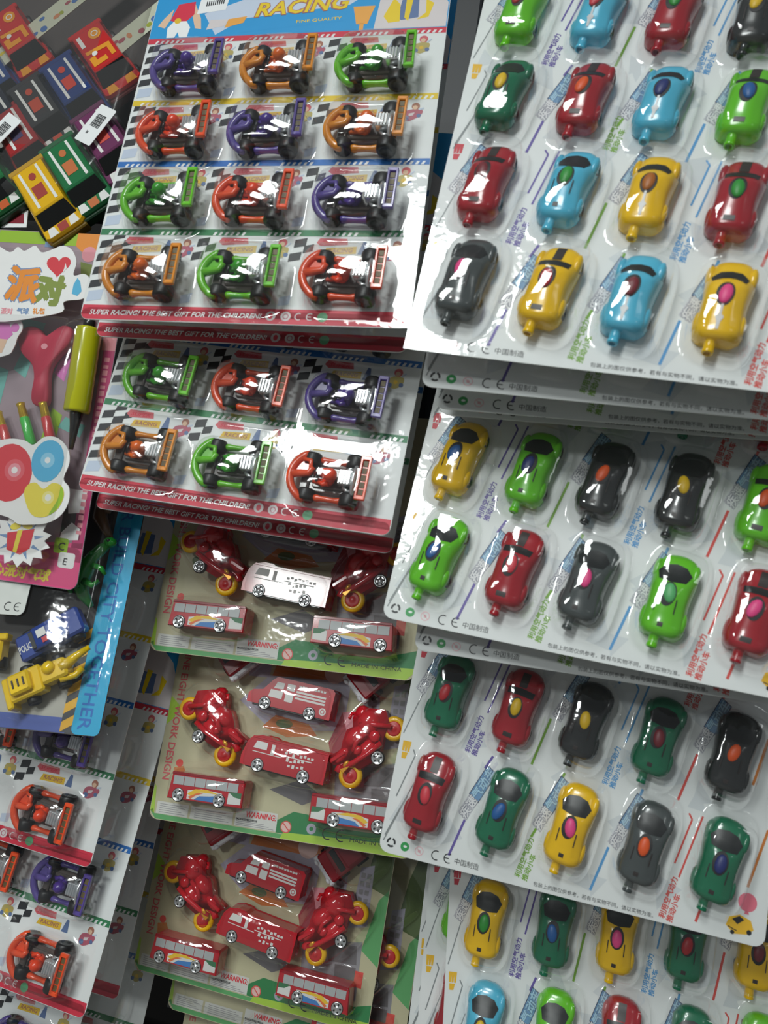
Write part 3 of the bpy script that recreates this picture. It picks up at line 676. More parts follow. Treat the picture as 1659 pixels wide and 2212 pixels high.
def bus_art():
    b = MB(); z = 20.62
    b.poly([(-14, -8), (-14, -2), (-3, .2), (10, -.6), (14, -1), (12, -8)], z, 0)
    b.poly([(-14, -4.4), (-8, -.4), (2, .2), (12, -2), (4, -2), (-3, -2.2), (-10, -6)], z + .06, 1); b.poly([(-13, -6.5), (-6, -3), (-1, -2.6), (-7, -5), (-11, -8)], z + .08, 2)
    b.poly([(-8, -8), (-4, -5), (4, -4.2), (11, -3), (10, -8)], z + .1, 3)
    b.poly([(19, -7.5), (29.5, -7), (29.5, 1), (19, 0)], z, 0); b.poly([(19, 1), (24, -2.2), (29.5, -2.8), (29.5, 1.2)], z + .06, 4)
    return b
def bus(M, label, flip):
    t = thing('toy_bus', label, 'toy bus', M, 'toy buses on fire cards'); s = -1 if flip else 1
    Fm = Matrix.Diagonal((s, 1, 1, 1))
    def fl(fn):
        def g():
            b = fn()
            if flip: b.v = [(-x, y, z) for x, y, z in b.v]; b.f = [f[::-1] for f in b.f]
            return b
        return g
    k = '_f' if flip else ''
    part(t, 'body', 'bus_body' + k, fl(bus_body), [fred]); part(t, 'roof_rail', 'bus_trim' + k, fl(bus_trim), [fred2]); part(t, 'side_sticker', 'bus_art' + k, fl(bus_art), [stw, stk_y, stk_o, stk_b, stk_g])
    for i in range(6): part(t, 'window_pane', 'bus_pane', lambda: MB().prism([(-4.25, -3.1), (4.25, -3.1), (4.25, 3.3), (-4.25, 3.3)], 20.3, 20.9, .15), [pane_m], M=loc(s * (-22.6 + i * 8.9), 4.3, 0))
    for x in (-21.3, 12.2): put_wheel(t, s * x, -6.2)
TA = [(-33.5, -9.5), (-33.5, -3.5), (-31, -1), (-23, .8), (-16.5, 9.5), (-13.5, 12.3), (31.5, 12.3), (33.5, 10.5), (33.5, -9.5)]
TB = [(-33, -10), (-33.5, -4), (-31, 6.5), (-28, 10.5), (-25, 11.4), (-21, 12.8), (-14, 12.8), (-11, 11.4), (33, 11.4), (33.5, -10)]
def engine_marks_a():
    b = MB(); z = 20.62
    b.poly([(-15, 4), (-13, 9.2), (-7, 9.2), (-7, 4.6)], z, 0); b.poly([(-4.5, 4.6), (-4.5, 9.6), (2, 9.6), (2, 4.6)], z, 0)
    b.poly([(-18, -3), (-17, 2.8), (-6.8, 2.8), (-6.8, -3)], z, 0); b.poly([(-4.5, -4), (-4.5, 3), (2, 3), (2, -4)], z, 0)
    for i in range(3): b.rect(3.6, -.5 + i * 2.4, 28, 1.0 + i * 2.4, z, 0)
    for i in range(9): b.rect(5 + i * 2.5, 8.6, 6.9 + i * 2.5, 10.2, z, 0)
    b.disc(27.5, -5, 2.8, z, 0); b.ringp(27.5, -5, 1.2, 1.7, z + .05, 1)
    return b
def engine_marks_b():
    b = MB(); z = 20.62
    b.poly([(-26, 3.2), (-24, 8.6), (-15, 8.6), (-15, 3.2)], z, 0); b.poly([(-11.5, 1.2), (-11.5, 8.4), (-8.8, 8.4), (-8.8, 1.2)], z, 0)
    b.rect(-26, .4, -2, 1.0, z, 0)
    for i, (x, y) in enumerate(((0, 4), (3, 5.4), (6, 4), (9, 5.5), (12, 4.2), (15, 5.4), (18, 4), (21, 4.6), (2, 0), (5, -1.2), (8, -.2), (11, 1), (14, .6), (4, -4), (7.5, -4), (11, -4), (14.5, -3.4))):
        b.rect(x - .2, y - (i % 3) * .5, x + 1.9, y + 1.7 - (i % 2) * .6, z, 0)
    b.rect(-2, 2.2, 22, 2.9, z, 0)
    return b
def ridge(): return MB().prism([(-28, 10.4), (33, 10.4), (33, 11.9), (-28, 11.9)], 19.5, 21.0, .4)
def fire_engine(M, label, kind):
    t = thing('fire_engine', label, 'toy fire engine', M, 'toy fire engines on fire cards')
    if kind == 'A':
        part(t, 'body', 'fe_a', lambda: MB().prism(TA, 2, 20.5, 1.3), [fred]); part(t, 'side_markings', 'fe_a_m', engine_marks_a, [stw, fred])
    else:
        part(t, 'body', 'fe_b', lambda: MB().prism(TB, 2, 20.5, 1.3), [fred]); part(t, 'side_markings', 'fe_b_m', engine_marks_b, [stw]); part(t, 'roof_rail', 'fe_b_r', ridge, [fred])
    part(t, 'chassis', 'fe_ch', lambda: MB().rbox((0, -10.2, 11), (60, 3, 15), .6), [blackp])
    for x in (-19.4, 17.6): put_wheel(t, x, -8.6)
# motorbike lying on its side: x from front wheel to back wheel, y away from the road
def bike_body():
    b = MB()
    b.prism([(-24, 6), (-28, 14), (-20, 24), (-13, 29), (-8, 27), (-3, 22), (2, 24), (9, 21), (15, 17), (22, 19), (27, 20), (26, 15), (17, 9), (15, -1), (5, -4), (-4, -3.5), (-14, 2)], 4, 15, 2.2, smooth=True)
    b.ell((-14, 17, 11), (10, 10, 9.5), 12); b.ell((1, 17, 11), (10, 7, 9), 12); b.ell((2, 4, 10), (12, 7.5, 8), 12); b.ell((-15, 25, 10), (6, 7, 7), 10)
    b.ell((18, 15, 10), (10, 5, 7), 10)
    return b
def bike_trim():
    b = MB()
    b.tube([(-24, 2, 17), (-16, 12, 18.5), (-10, 22, 18)], 1.9, 8); b.tube([(-10, -1, 17.5), (2, 1, 18.5), (14, 4, 17.5), (24, 8, 17)], 2.2, 8)
    b.tube([(-7, 12, 18.5), (2, 13, 19.5), (9, 10, 18.5)], 1.8, 8); b.tube([(-13, 26, 10), (-9, 31, 14), (-6, 29, 18)], 1.4, 6)
    b.rbox((24, 10.5, 16), (13, 3.0, 3.0), .8, T=Matrix.Rotation(.25, 4, 'Z')); b.ell((-10, 6, 17.5), (4.5, 4.5, 2.5), 8); b.ell((6, 8, 18), (4, 3, 2.5), 8)
    return b
def bike_fender(back):
    c, a0, da = (23.7, 60, 11) if back else (-23.7, 20, 10)
    return MB().tube([(c + 10.4 * math.cos(a), 10.4 * math.sin(a), 11) for a in [math.radians(a0 + da * i) for i in range(9)]], 3.2, 8)
def bike_tyre(): return MB().tube([(6.6 * math.cos(2 * PI * i / 24), 6.6 * math.sin(2 * PI * i / 24), 0) for i in range(24)], 2.7, 10, closed=True)
def bike_hub():
    b = MB(); b.lathe([(5.6, -2.2), (5.6, 2.4), (4.6, 3.0), (3.0, 2.2), (1.8, 3.4), (.4, 3.6)], 18)
    return b
def bike_gold():
    return MB().rbox((21.5, 6.0, 18.2), (8, 3.6, 1.6), .5).ell((19, 7.5, 18.8), (3, 1.6, 1.2), 8)
def motorbike(M, label, flip):
    t = thing('toy_motorbike', label, 'toy motorbike', M, 'red motorbikes on fire cards')
    def fl(fn):
        def g():
            b = fn()
            if flip: b.v = [(x, -y, z) for x, y, z in b.v]; b.f = [f[::-1] for f in b.f]
            return b
        return g
    k = '_f' if flip else ''; s = -1 if flip else 1
    part(t, 'body', 'bike_body' + k, fl(bike_body), [bike_red]); part(t, 'side_frame', 'bike_trim' + k, fl(bike_trim), [bike_red]); part(t, 'fender', 'bike_fend0' + k, fl(lambda: bike_fender(0)), [bike_red]); part(t, 'fender', 'bike_fend1' + k, fl(lambda: bike_fender(1)), [bike_red]); part(t, 'gold_engine_trim', 'bike_gold' + k, fl(bike_gold), [mat('gold_plastic', (226, 160, 40), .25, .3)])
    for x in (-23.7, 23.7):
        w = part(t, 'tyre', 'bike_tyre', bike_tyre, [yel_tyre], M=loc(x, 0, 11.5)); part(w, 'hub', 'bike_hub', bike_hub, [hub_red])
    w = part(t, 'small_wheel', 'alloy', alloy, [rubber], M=loc(-.5, s * -6.5, 14)); part(w, 'rim', 'alloy_rim', alloy_rim, [chrome, hole_m])
def jeep_body():
    b = MB(); b.rbox((0, 17, 10), (25, 36, 14), 2.0); b.rbox((0, 26, 17), (22, 18, 8), 2.5)
    for s in (-1, 1):
        for y in (7, 27): b.lathe([(1, -2.5), (5.5, -2.5), (6, 0), (5.5, 2.5), (1, 2.5)], 14, 1, T=Matrix.Translation((s * 12, y, 6)) @ Matrix.Rotation(PI / 2, 4, 'Y'))
    b.rbox((0, 12.5, 17.0), (19, 5, .9), .3, 2); return b
def jeep_bumper():
    b = MB(); b.rbox((0, -2.2, 11), (27, 5.2, 7), 1.4); 
    for s in (-1, 1): b.ell((s * 8.5, -4, 13.5), (3, 2, 2.4), 8)
    return b
def jeep(M, label):
    t = thing('toy_jeep', label, 'toy jeep', M, 'red jeeps on fire cards')
    part(t, 'body', 'jeep_body', jeep_body, [fred2, rubber, shield_m]); part(t, 'bumper', 'jeep_bumper', jeep_bumper, [whitep])
KHAKI = mat('khaki_board', (196, 190, 156), .5, vary=.06, scale=30)
F_INKS = [ink('border_green', (96, 170, 104)), ink('border_lime', (172, 208, 70)), ink('deep_green', (44, 132, 74)), ink('panel_white', (214, 214, 208)), RED_I, KBLACK, ink('warning_red', (222, 44, 60)), ink('photo_grey', (148, 146, 150)), ink('photo_lilac', (176, 172, 188)), ink('photo_orange', (206, 120, 56)), ink('photo_dark', (112, 108, 110)), ink('rose', (226, 150, 160)), ink('text_rose', (212, 96, 100)), ink('leaf_dark', (90, 110, 60)), ink('maroon_photo', (160, 56, 66)), ink('paper_pink', (232, 196, 188))]
def f_print():
    b = MB(); z = .1
    b.rect(.3, 4, FW - .3, FH - 4, z * .3, 15) if False else None
    # border, bottom band and side flush
    b.poly([(0.5, 6), (6, .4), (112, .4), (114, 3.4), (4, 4.2), (2.5, 8)], z, 0)
    b.poly([(.4, 6), (.4, 26), (2.2, 24), (4.2, 4)], z, 1); b.poly([(.4, 72), (.4, 95), (9, 88), (6, 78)], z, 1)
    b.poly([(110, .4), (206, .4), (FW - .4, 6), (FW - .4, 9), (160, 7), (112, 5)], z + .01, 1)
    b.poly([(106, 4), (112, 4), (165, 6.5), (FW - .4, 8.6), (FW - .4, 22), (185, 14), (150, 13.5), (140, 19.5), (118, 20.5), (106, 13)], z, 2)
    b.poly([(196, 60), (FW - .4, 50), (FW - .4, 110), (204, 100)], z, 0); b.poly([(190, 110), (FW - .4, 104), (FW - .4, FH - 5), (196, 150)], z, 13)
    for x0, x1 in ((5.5, 32.5), (34.5, 70), (72, 106)): b.rect(x0, 4.4, x1, 13.6 if x0 < 60 else 17.4, z + .02, 3)
    for x0, x1, n in ((8, 30, 5), (38, 67, 5)):
        for i in range(n): b.rect(x0, 5.6 + i * 1.5, x1 - (i % 3) * 3, 6.0 + i * 1.5, z + .05, 7)
    b.rect(72.6, 8.8, 90, 10.4, z + .05, 5)
    for i in range(3): b.rect(73, 5.2 + i * 1.3, 104 - i * 4, 5.6 + i * 1.3, z + .05, 7)
    # printed town, bus and shrubs behind the toys
    b.poly([(146, 56), (196, 66), (198, 22), (150, 18)], z + .005, 7); b.poly([(168, 60), (192, 62), (194, 48), (170, 46)], z + .02, 10)
    b.poly([(176, 45), (194, 46), (194, 30), (178, 28)], z + .02, 10); b.poly([(194, 44), (201, 44), (201, 32), (194, 32)], z + .02, 4)
    b.poly([(138, 74), (146, 98), (160, 94), (158, 66), (142, 62)], z + .01, 14); b.poly([(146, 98), (156, 100), (160, 86), (152, 82)], z + .015, 11)
    for u in (160, 182):
        b.poly([(u, 74), (u + 3, 122), (u + 14, 126), (u + 16, 78)], z + .01, 8)
        for r in range(6):
            for c in range(2): b.rect(u + 4 + c * 5, 82 + r * 6.5, u + 7.6 + c * 5, 86 + r * 6.5, z + .03, 7)
    b.poly([(60, 98), (82, 120), (150, 122), (148, 84), (90, 78)], z + .003, 8); b.poly([(82, 80), (92, 90), (120, 86), (128, 78), (104, 74)], z + .01, 9); b.disc(100, 84, 7, z + .02, 13, 3.5); b.disc(29, 72, 8, z + .01, 13, 4, rot=-.5)
    b.poly([(84, 120), (92, 150), (150, 152), (152, 122)], z + .01, 9); b.poly([(64, 118), (70, 170), (84, 170), (82, 118)], z + .012, 8); b.disc(136, 128, 9, z + .03, 15)
    b.poly([(96, 34), (120, 44), (140, 34), (124, 26)], z + .01, 10)
    b.disc(18, 44, 3, z + .01, 4); b.poly([(14, 40), (22, 42), (28, 32), (16, 30)], z + .01, 9)
    # safety marks
    b.disc(113.6, 9.0, 4.4, z + .04, 15); b.ringp(113.6, 9.0, 3.6, 4.4, z + .06, 4); b.line((111, 11.4), (116.2, 6.6), .8, z + .06, 4)
    b.disc(123.8, 10.6, 4.2, z + .04, 2); b.ringp(133.6, 10.4, 1.6, 3.8, z + .04, 8)
    b.ringp(147, 8.8, 3.6, 4.5, z + .05, 5, 65, 295, 12); b.ringp(157.5, 8.8, 3.6, 4.5, z + .05, 5, 65, 295, 12); b.line((154, 8.8), (158, 8.8), .8, z + .05, 5)
    return b
def f_letter():
    b = MB(); z = .18
    b.text('FAMILINE EIGHT WORK DESIGN', 5.6, 152, 8.4, z, 12, -PI / 2, .02, width=122)
    b.text('WARNING:', 80, 12.0, 5.6, z + .05, 6, 0, .03, .15, width=25)
    b.text('CHOKING HAZARD', 73, 9.0, 2.0, z + .08, 3, 0, width=17)
    b.text('MADE IN CHINA', 164, 5.6, 4.2, z, 5, .01, width=38)
    return b
def f_film():
    d = [(52.5, 28.5, 40, 19, 0, 24.5, 3.5, .25), (167, 27.5, 40, 19, 0, 24.5, 3.5, .25), (109, 104, 42, 21, -.11, 24.5, 3.5, .25), (111, 57, 42, 20, -.11, 24.5, 3.5, .25),
         (46, 80, 44, 27, -.71, 23, 2.6, .35), (172, 77, 44, 27, .91, 23, 2.6, .35), (50, 138, 30, 24, .78, 24, 3, .3), (178, 136, 32, 26, -.78, 24, 3, .3)]
    return film_mesh(0, 1, FW, FH, d, 1.8)
def fire_card(M, label, name, full=True, toys=('bl', 'br', 'ta', 'tb', 'ml', 'mr', 'jl', 'jr')):
    t = thing('fire_blister_card', label, 'toy card', M, 'fire engine cards')
    part(t, 'backing_board', 'f_board', lambda: board(FW, FH, 7), [KHAKI]); part(t, 'printed_artwork', 'f_print', f_print, F_INKS); part(t, 'lettering', 'f_letter', f_letter, F_INKS)
    part(t, 'blister_film', 'f_film', f_film, [FILM])
    if 'bl' in toys: bus(M @ loc(52.5, 28.6, .8), f'red toy bus facing left, lower left of {name}', False)
    if 'br' in toys: bus(M @ loc(167.0, 27.4, .8), f'red toy bus facing right, lower right of {name}', True)
    if 'ta' in toys: fire_engine(M @ loc(108.8, 104, .8, -.11), f'red fire engine with white side stripes, upper middle of {name}', 'A')
    if 'tb' in toys: fire_engine(M @ loc(110.8, 58.2, .8, -.108), f'red flat-fronted fire engine, centre of {name}', 'B')
    if 'ml' in toys: motorbike(M @ loc(42.2, 71, .8, -.712), f'red motorbike with yellow wheels, left side of {name}', False)
    if 'mr' in toys: motorbike(M @ loc(176.2, 71.6, .8, -2.228), f'red motorbike with yellow wheels, right side of {name}', True)
    if 'jl' in toys: jeep(M @ loc(63, 123, .8, .74), f'red jeep with white bumper half hidden, top left of {name}')
    if 'jr' in toys: jeep(M @ loc(158.5, 118, .8, -.76), f'red jeep with white bumper half hidden, top right of {name}')
fire_card(POSE['F1'], 'upper fire engine card with strong glare, below the kart cards', 'upper fire card', toys=('bl', 'br', 'ta', 'tb', 'ml', 'mr'))
fire_card(POSE['F2'], 'middle fire engine card between two others', 'middle fire card')
fire_card(POSE['F3'], 'lowest complete fire engine card, hanging tilted', 'lowest fire card')
fire_card(POSE['F3'] @ loc(27, -34, -28, .0), 'fire engine card behind the lowest one, green edge peeking out below', 'hidden fire card', toys=('mr', 'br'))
fire_card(POSE['F3'] @ loc(34, -167, -56, .0), 'fire engine card cut off by the bottom edge', 'cut-off fire card', toys=('jl', 'jr', 'ta'))

# ================================================================== party balloon pack (origin: its lower right corner)
PM = POSE['P']
P_INKS = [ink('party_pink', (226, 84, 136)), ink('party_white', (236, 236, 234)), ink('party_orange', (232, 142, 44)), ink('party_green', (150, 190, 40)), ink('party_red', (214, 50, 62)), ink('party_olive', (130, 146, 60)), ink('party_blue', (80, 176, 216)), ink('party_yellow', (232, 214, 70)), ink('party_lilac', (216, 116, 190)), ink('party_dark', (60, 56, 58)), K_SKIN, ink('grey_blue', (120, 150, 190)), ink('teal', (110, 180, 170)), ink('magenta_edge', (190, 50, 110)), ink('rose_pale', (230, 150, 160)), ink('sky_mid', (140, 202, 228)), ink('lemon_pale', (238, 228, 140)), ink('rose_mid', (222, 92, 102))]
backm = mat('party_back_grey', (156, 138, 146), .5, vary=.3, scale=40)
pk = thing('party_balloon_pack', 'party balloon pack with pink lower border and orange lettering at left', 'toy pack', PM)
LEAN = loc(0, 195) @ Matrix.Rotation(-.047, 4, 'Z') @ loc(0, -195)
part(pk, 'backing_board', 'p_board', lambda: MB().prism(rrect(-122, 0, 0, 264, 7), -.8, 0), [backm], M=LEAN)
def p_print():
    b = MB(); z = .1
    b.poly(rrect(-121.6, .4, -.4, 30, 6), z, 0); b.poly([(-121, 20), (-.5, 20), (-.5, 34), (-40, 31), (-111, 26)], z, 0)
    b.rect(-9.5, 30, -.4, 176, z, 13); b.rect(-11, 176, -.4, 252, z + .01, 14)
    for i in range(26): b.rect(-7.5, 40 + i * 5.1, -3.4, 42.6 + i * 5.1 + (i % 3) * .6, z + .03, 14)
    for x0, y0, x1, y1, mi in ((-108, 120, -84, 160, 12), (-80, 150, -66, 172, 12), (-48, 100, -34, 130, 3), (-100, 178, -60, 198, 12), (-36, 110, -14, 124, 12), (-46, 150, -34, 176, 8)): b.poly([(x0, y0 + 6), (x0 + 5, y1), (x1, y1 - 5), (x1 - 3, y0)], z, mi)
    b.rect(-112, 254, -.4, 263.5, z, 3); b.poly([(-46, 264), (-46, 254), (-36, 246), (-24, 250), (-24, 264)], z + .02, 2); b.disc(-34, 248, 6, z + .04, 14); b.poly([(-40, 242), (-30, 240), (-26, 228), (-38, 232)], z + .03, 5); b.rect(-72, 252, -56, 263, z + .02, 11)
    b.rect(-20, 36, -4, 72, z, 9); b.poly([(-20, 72), (-4, 72), (-4, 56), (-16, 54)], z + .02, 1); b.poly([(-19, 40), (-12, 48), (-5, 44), (-5, 36), (-20, 34)], z + .02, 1)
    b.poly(rrect(-23, 25, -12, 36, 2), z + .03, 3); b.poly(rrect(-18, 15, -5, 26, 2), z + .04, 1)
    return b
part(pk, 'printed_artwork', 'p_print', p_print, P_INKS, M=LEAN)
def p_letter():
    b = MB(); b.text('C', -20, 27.6, 8, .2, 9, -.1, .01); b.text('E', -14.5, 17.4, 7, .2, 9, -.1, .01)
    b.text('开心派对气球', -78, 4.4, 9.5, .2, 7, .0, 0, .2, width=56, bold=.04)
    return b
part(pk, 'lettering', 'p_letter', p_letter, P_INKS, M=LEAN)
def tagbase(poly, z0, z1): return MB().prism(poly, z0, z1)
hd = part(pk, 'title_tag', 'p_title', lambda: MB().prism(smooth([(-118, 200), (-54, 204), (-49, 213), (-36, 215), (-31, 219), (-31, 230), (-36, 234), (-44, 233), (-43, 243), (-48, 252), (-56, 255), (-64, 252), (-72, 250), (-78, 255), (-86, 251), (-92, 254), (-98, 250), (-118, 254)]), 17.5, 18.2), [P_INKS[1]], M=loc(14, -7))
def p_title_art():
    b = MB(); z = 18.3
    pts = [(-57 + 9.2 * math.sin(t) ** 3 * 1.05, 240 + (13 * math.cos(t) - 5 * math.cos(2 * t) - 2 * math.cos(3 * t) - math.cos(4 * t)) * .55) for t in np.linspace(0, 2 * PI, 28)[:-1]]
    b.poly(pts, z, 4); b.poly([(-51.5, 242), (-50, 238), (-53, 234), (-52, 238)], z + .05, 1)
    b.poly([(-43.5, 219), (-39, 217.5), (-36, 221), (-38, 228), (-40.5, 231), (-43, 226)], z, 6)
    b.disc(-112, 240, 7, z, 3)
    b.text('派', -98, 217, 27, z, 11, -.12, 0, bold=.085); b.text('派', -98, 217, 27, z + .08, 2, -.12, 0, bold=.05)
    b.text('对', -74, 215, 23, z, 5, -.15, 0, bold=.07)
    b.text('派对', -99, 203.4, 5.0, z, 14, 0, 0, bold=.04); b.text('气球', -86, 203.6, 5.0, z, 11, 0, 0, bold=.04); b.text('礼包', -73, 203.8, 5.0, z, 2, 0, 0, bold=.04)
    return b
part(hd, 'title_print', 'p_title_art', p_title_art, P_INKS)
gl = part(pk, 'girl_tag', 'p_girl', lambda: MB().prism(smooth([(-120, 168), (-90, 172), (-84, 178), (-82, 186), (-79, 192), (-81, 198), (-88, 198), (-120, 199)]), 14, 14.7), [P_INKS[1]], M=loc(11, -6))
part(gl, 'girl_print', 'p_girl_a', lambda: MB().poly([(-118, 186), (-90, 184), (-86, 188), (-90, 196), (-118, 197)], 14.8, 8).poly([(-118, 170), (-93, 174), (-90, 184), (-118, 186)], 14.82, 10).disc(-85, 193, 3.4, 14.84, 8), P_INKS)
bt = part(pk, 'balloon_tag', 'p_balltag', lambda: MB().prism(smooth([(-96, 60), (-88, 54), (-70, 50), (-62, 46), (-54, 46), (-40, 48), (-30, 54), (-25, 64), (-26, 74), (-31, 80), (-28, 92), (-31, 102), (-40, 109), (-50, 109), (-58, 103), (-66, 106), (-80, 106), (-96, 98)]), 16, 16.7), [P_INKS[1]], M=loc(12, -2))
def p_ball_art():
    b = MB(); z = 16.8
    b.disc(-74, 82, 18, z, 4, 21); b.disc(-70, 84, 8, z + .04, 17, 8); b.disc(-70, 84, 5, z + .05, 14, 5); b.disc(-70, 84, 2.4, z + .07, 1)
    b.disc(-45, 92, 12.5, z + .08, 6, 15.2, rot=-.15); b.disc(-45, 92.5, 5.5, z + .1, 15); b.disc(-45, 92.5, 2.2, z + .12, 1)
    b.poly(smooth([(-60, 67), (-58, 74), (-52, 76), (-45.5, 72), (-39, 76.5), (-32, 75), (-29, 68), (-33, 58), (-43, 52), (-53, 54)]), z + .14, 7); b.disc(-41, 66, 4.6, z + .15, 16); b.disc(-41, 66, 2.4, z + .16, 1)
    b.poly(smooth([(-32, 74.5), (-29.3, 68), (-33, 58.5), (-39, 54), (-33.5, 65)]), z + .17, 3)
    return b
part(bt, 'balloon_print', 'p_ball_art', p_ball_art, P_INKS)
gt = part(pk, 'gift_tag', 'p_gift', lambda: MB().prism([(-58 + (24 if i % 2 else 18.5) * math.cos(2 * PI * i / 28), 34 + (20 if i % 2 else 15.5) * math.sin(2 * PI * i / 28)) for i in range(28)], 13, 13.7), [P_INKS[1]], M=loc(9.5, -.5))
def p_gift_art():
    b = MB(); z = 13.8
    for i in range(9):
        a = 2 * PI * i / 9 + .2; b.poly([(-58 + 11 * math.cos(a - .16), 34 + 9 * math.sin(a - .16)), (-58 + 18.5 * math.cos(a), 34 + 15 * math.sin(a)), (-58 + 11 * math.cos(a + .16), 34 + 9 * math.sin(a + .16))], z, 11)
    b.poly([(-69, 38), (-48, 42), (-50, 28), (-57, 23), (-68, 26)], z + .04, 4); b.poly([(-61, 40), (-57, 41), (-60, 24), (-63, 25)], z + .07, 7); b.disc(-63, 43, 4.4, z + .08, 7, 2.4, rot=.3); b.disc(-54, 44, 4.4, z + .08, 7, 2.4, rot=-.2)
    return b
part(gt, 'gift_print', 'p_gift_art', p_gift_art, P_INKS)
def p_film(): return film_mesh(-110, 2, -1, 250, [(-66, 108, 60, 98, 0, 22, 5, .16), (-25, 150, 15, 60, -.05, 24, 3, .4)], 2.4)
part(pk, 'blister_film', 'p_film', p_film, M=LEAN, mats= [film_mat('crinkled_film', rough=.08, bump=.35, scale=60, haze=.03)])
# what is inside the pack
def heart_balloon():
    b = MB()
    out = [(-80, 186), (-77, 191), (-71, 193.5), (-64, 191.5), (-58, 186.5), (-52, 190), (-45, 194.5), (-39, 193), (-36.5, 187), (-39, 179), (-46, 171), (-51, 162), (-51, 152), (-50, 144), (-50, 136), (-55, 133), (-62, 136), (-63.5, 144), (-63, 154), (-66, 164), (-75, 172), (-79, 179)]
    b.prism(smooth(out, 3)[::-1], 2, 9, 1.8, smooth=True); return b
hb = thing('heart_balloon', 'limp dark pink heart shaped balloon inside the party pack', 'balloon', PM @ loc(4.5, -2.5))
part(hb, 'skin', 'heart_b', heart_balloon, [mat('balloon_rubber_rose', (190, 48, 74), .5, vary=.12, scale=50)])
part(hb, 'printed_spot', 'heart_spot', lambda: MB().disc(-57, 178, 2.6, 9.1, 0, 2.2), [P_INKS[14]])
pu = thing('balloon_pump', 'yellow-green hand pump cylinder with black ends in the party pack', 'pump', PM @ loc(-18, 158, 11, -.03))
part(pu, 'barrel', 'pump_bar', lambda: MB().lathe([(8.2, -31), (8.9, -30.4), (9.2, -29), (9.2, 29), (8.9, 30.4), (8.0, 31)], 24, T=Matrix.Rotation(-PI / 2, 4, 'X')), [mat('pump_yellow', (186, 186, 20), .2, coat=.6)])
part(pu, 'end_cap', 'pump_cap', lambda: MB().lathe([(2.5, 30), (4.6, 31), (4.6, 36), (3.8, 37.5), (1, 37.5)], 18, T=Matrix.Rotation(-PI / 2, 4, 'X')), [blackp])
part(pu, 'nozzle', 'pump_noz', lambda: MB().lathe([(4.6, 30.5), (4.6, 33), (3.4, 40), (2.0, 54), (1.6, 58), (.8, 58)], 16, T=Matrix.Rotation(PI / 2, 4, 'X')), [blackp])
for i, (x, y, a, c1, c2, lab) in enumerate(((-66, 119, .42, (70, 190, 80), (214, 176, 40), 'green party blower with gold mouthpiece inside the party pack'), (-49, 120, .36, (206, 60, 66), (214, 176, 40), 'red party blower with gold mouthpiece beside the pump'), (-83, 112, .46, (206, 70, 70), (228, 196, 60), 'red party blower at the left edge of the party pack'))):
    t = thing('party_blower', lab, 'party blower', PM @ loc(x + 6, y - 1.5, 8, a), 'party blowers')
    part(t, 'tube', f'blow{i}', lambda: MB().lathe([(3.0, -18), (3.6, -17), (3.6, 4), (3.0, 5)], 14, T=Matrix.Rotation(-PI / 2, 4, 'X')), [mat('blower_%d' % i, c1, .25, coat=.4)])
    part(t, 'mouthpiece', f'blowm{i}', lambda: MB().lathe([(2.8, 4), (3.2, 5), (2.8, 14), (3.3, 16), (1.5, 16)], 14, T=Matrix.Rotation(-PI / 2, 4, 'X')), [mat('blower_tip_%d' % i, c2, .2, .6)])

# ================================================================== blue bordered building pack
BM = POSE['B']
ct = thing('vehicle_pack', 'vehicle pack with bright cyan lettered border at left', 'toy pack', BM)
B_INKS = [ink('cyan_border', (18, 170, 214)), ink('periwinkle', (82, 102, 176)), ink('hazard_yellow', (236, 180, 50)), ink('hazard_dark', (70, 72, 76)), ink('cyan_text', (24, 110, 190)), ink('pack_grey', (182, 180, 170))]
part(ct, 'backing_board', 'b_board', lambda: MB().prism(rrect(-112, 0, 0, 205, 5), -.8, 0), [mat('pack_back', (70, 66, 66), .5, vary=.3, scale=30)])
def b_print():
    b = MB(); z = .1
    b.poly(rrect(-21.5, .4, -.3, 204, 4), z, 0)
    b.rect(-111.5, .6, -26, 11, z, 1); b.rect(-111, 11, -30, 60, z, 5)
    b.rect(-30, 1, -21.5, 72, z + .01, 3)
    for i in range(6): b.poly([(-30, 1 + i * 12.5), (-21.5, 6.5 + i * 12.5), (-21.5, 13.5 + i * 12.5), (-30, 8 + i * 12.5)], z + .04, 2)
    return b
part(ct, 'printed_artwork', 'b_print', b_print, B_INKS)
part(ct, 'lettering', 'b_letter', lambda: MB().text('OUR BUILD CITY TOGETHER', -17, 190, 13, .2, 4, -PI / 2, .0, width=186, bold=.012), B_INKS)
def b_film(): return film_mesh(-110, 1, -1, 200, [(-60, 96, 50, 96, 0, 22, 5, .14)], 2.4)
part(ct, 'blister_film', 'b_film', b_film, [FILM])
def veh_blue():
    b = MB(); b.rbox((0, 0, 9), (50, 20, 10), 2.4); b.loft([[(x, y * w, z) for y in (-1, -.6, .6, 1)] + [(x, w, 13), (x, -w, 13)] for x, w, z in ((-14, 7.5, 14), (-9, 8, 18), (8, 8, 18.5), (14, 7.5, 14))]); return b
cvt = thing('toy_police_car', 'dark blue toy police car in the cyan bordered pack', 'toy car', BM @ loc(-46, 67, 1.2, .60))
bluep = mat('police_blue', (34, 66, 150), .22, coat=.6)
part(cvt, 'body', 'veh_blue', veh_blue, [bluep])
part(cvt, 'windshield', 'veh_bw', lambda: MB().prism([(8, -7), (13, -8), (13, 8), (8, 7)], 15.5, 17.4, .3), [mat('light_blue_glass', (120, 140, 190), .2)])
part(cvt, 'rear_window', 'veh_brw', lambda: MB().rbox((-11, 0, 17.2), (3.2, 13, 1.2), .3), [shield_m])
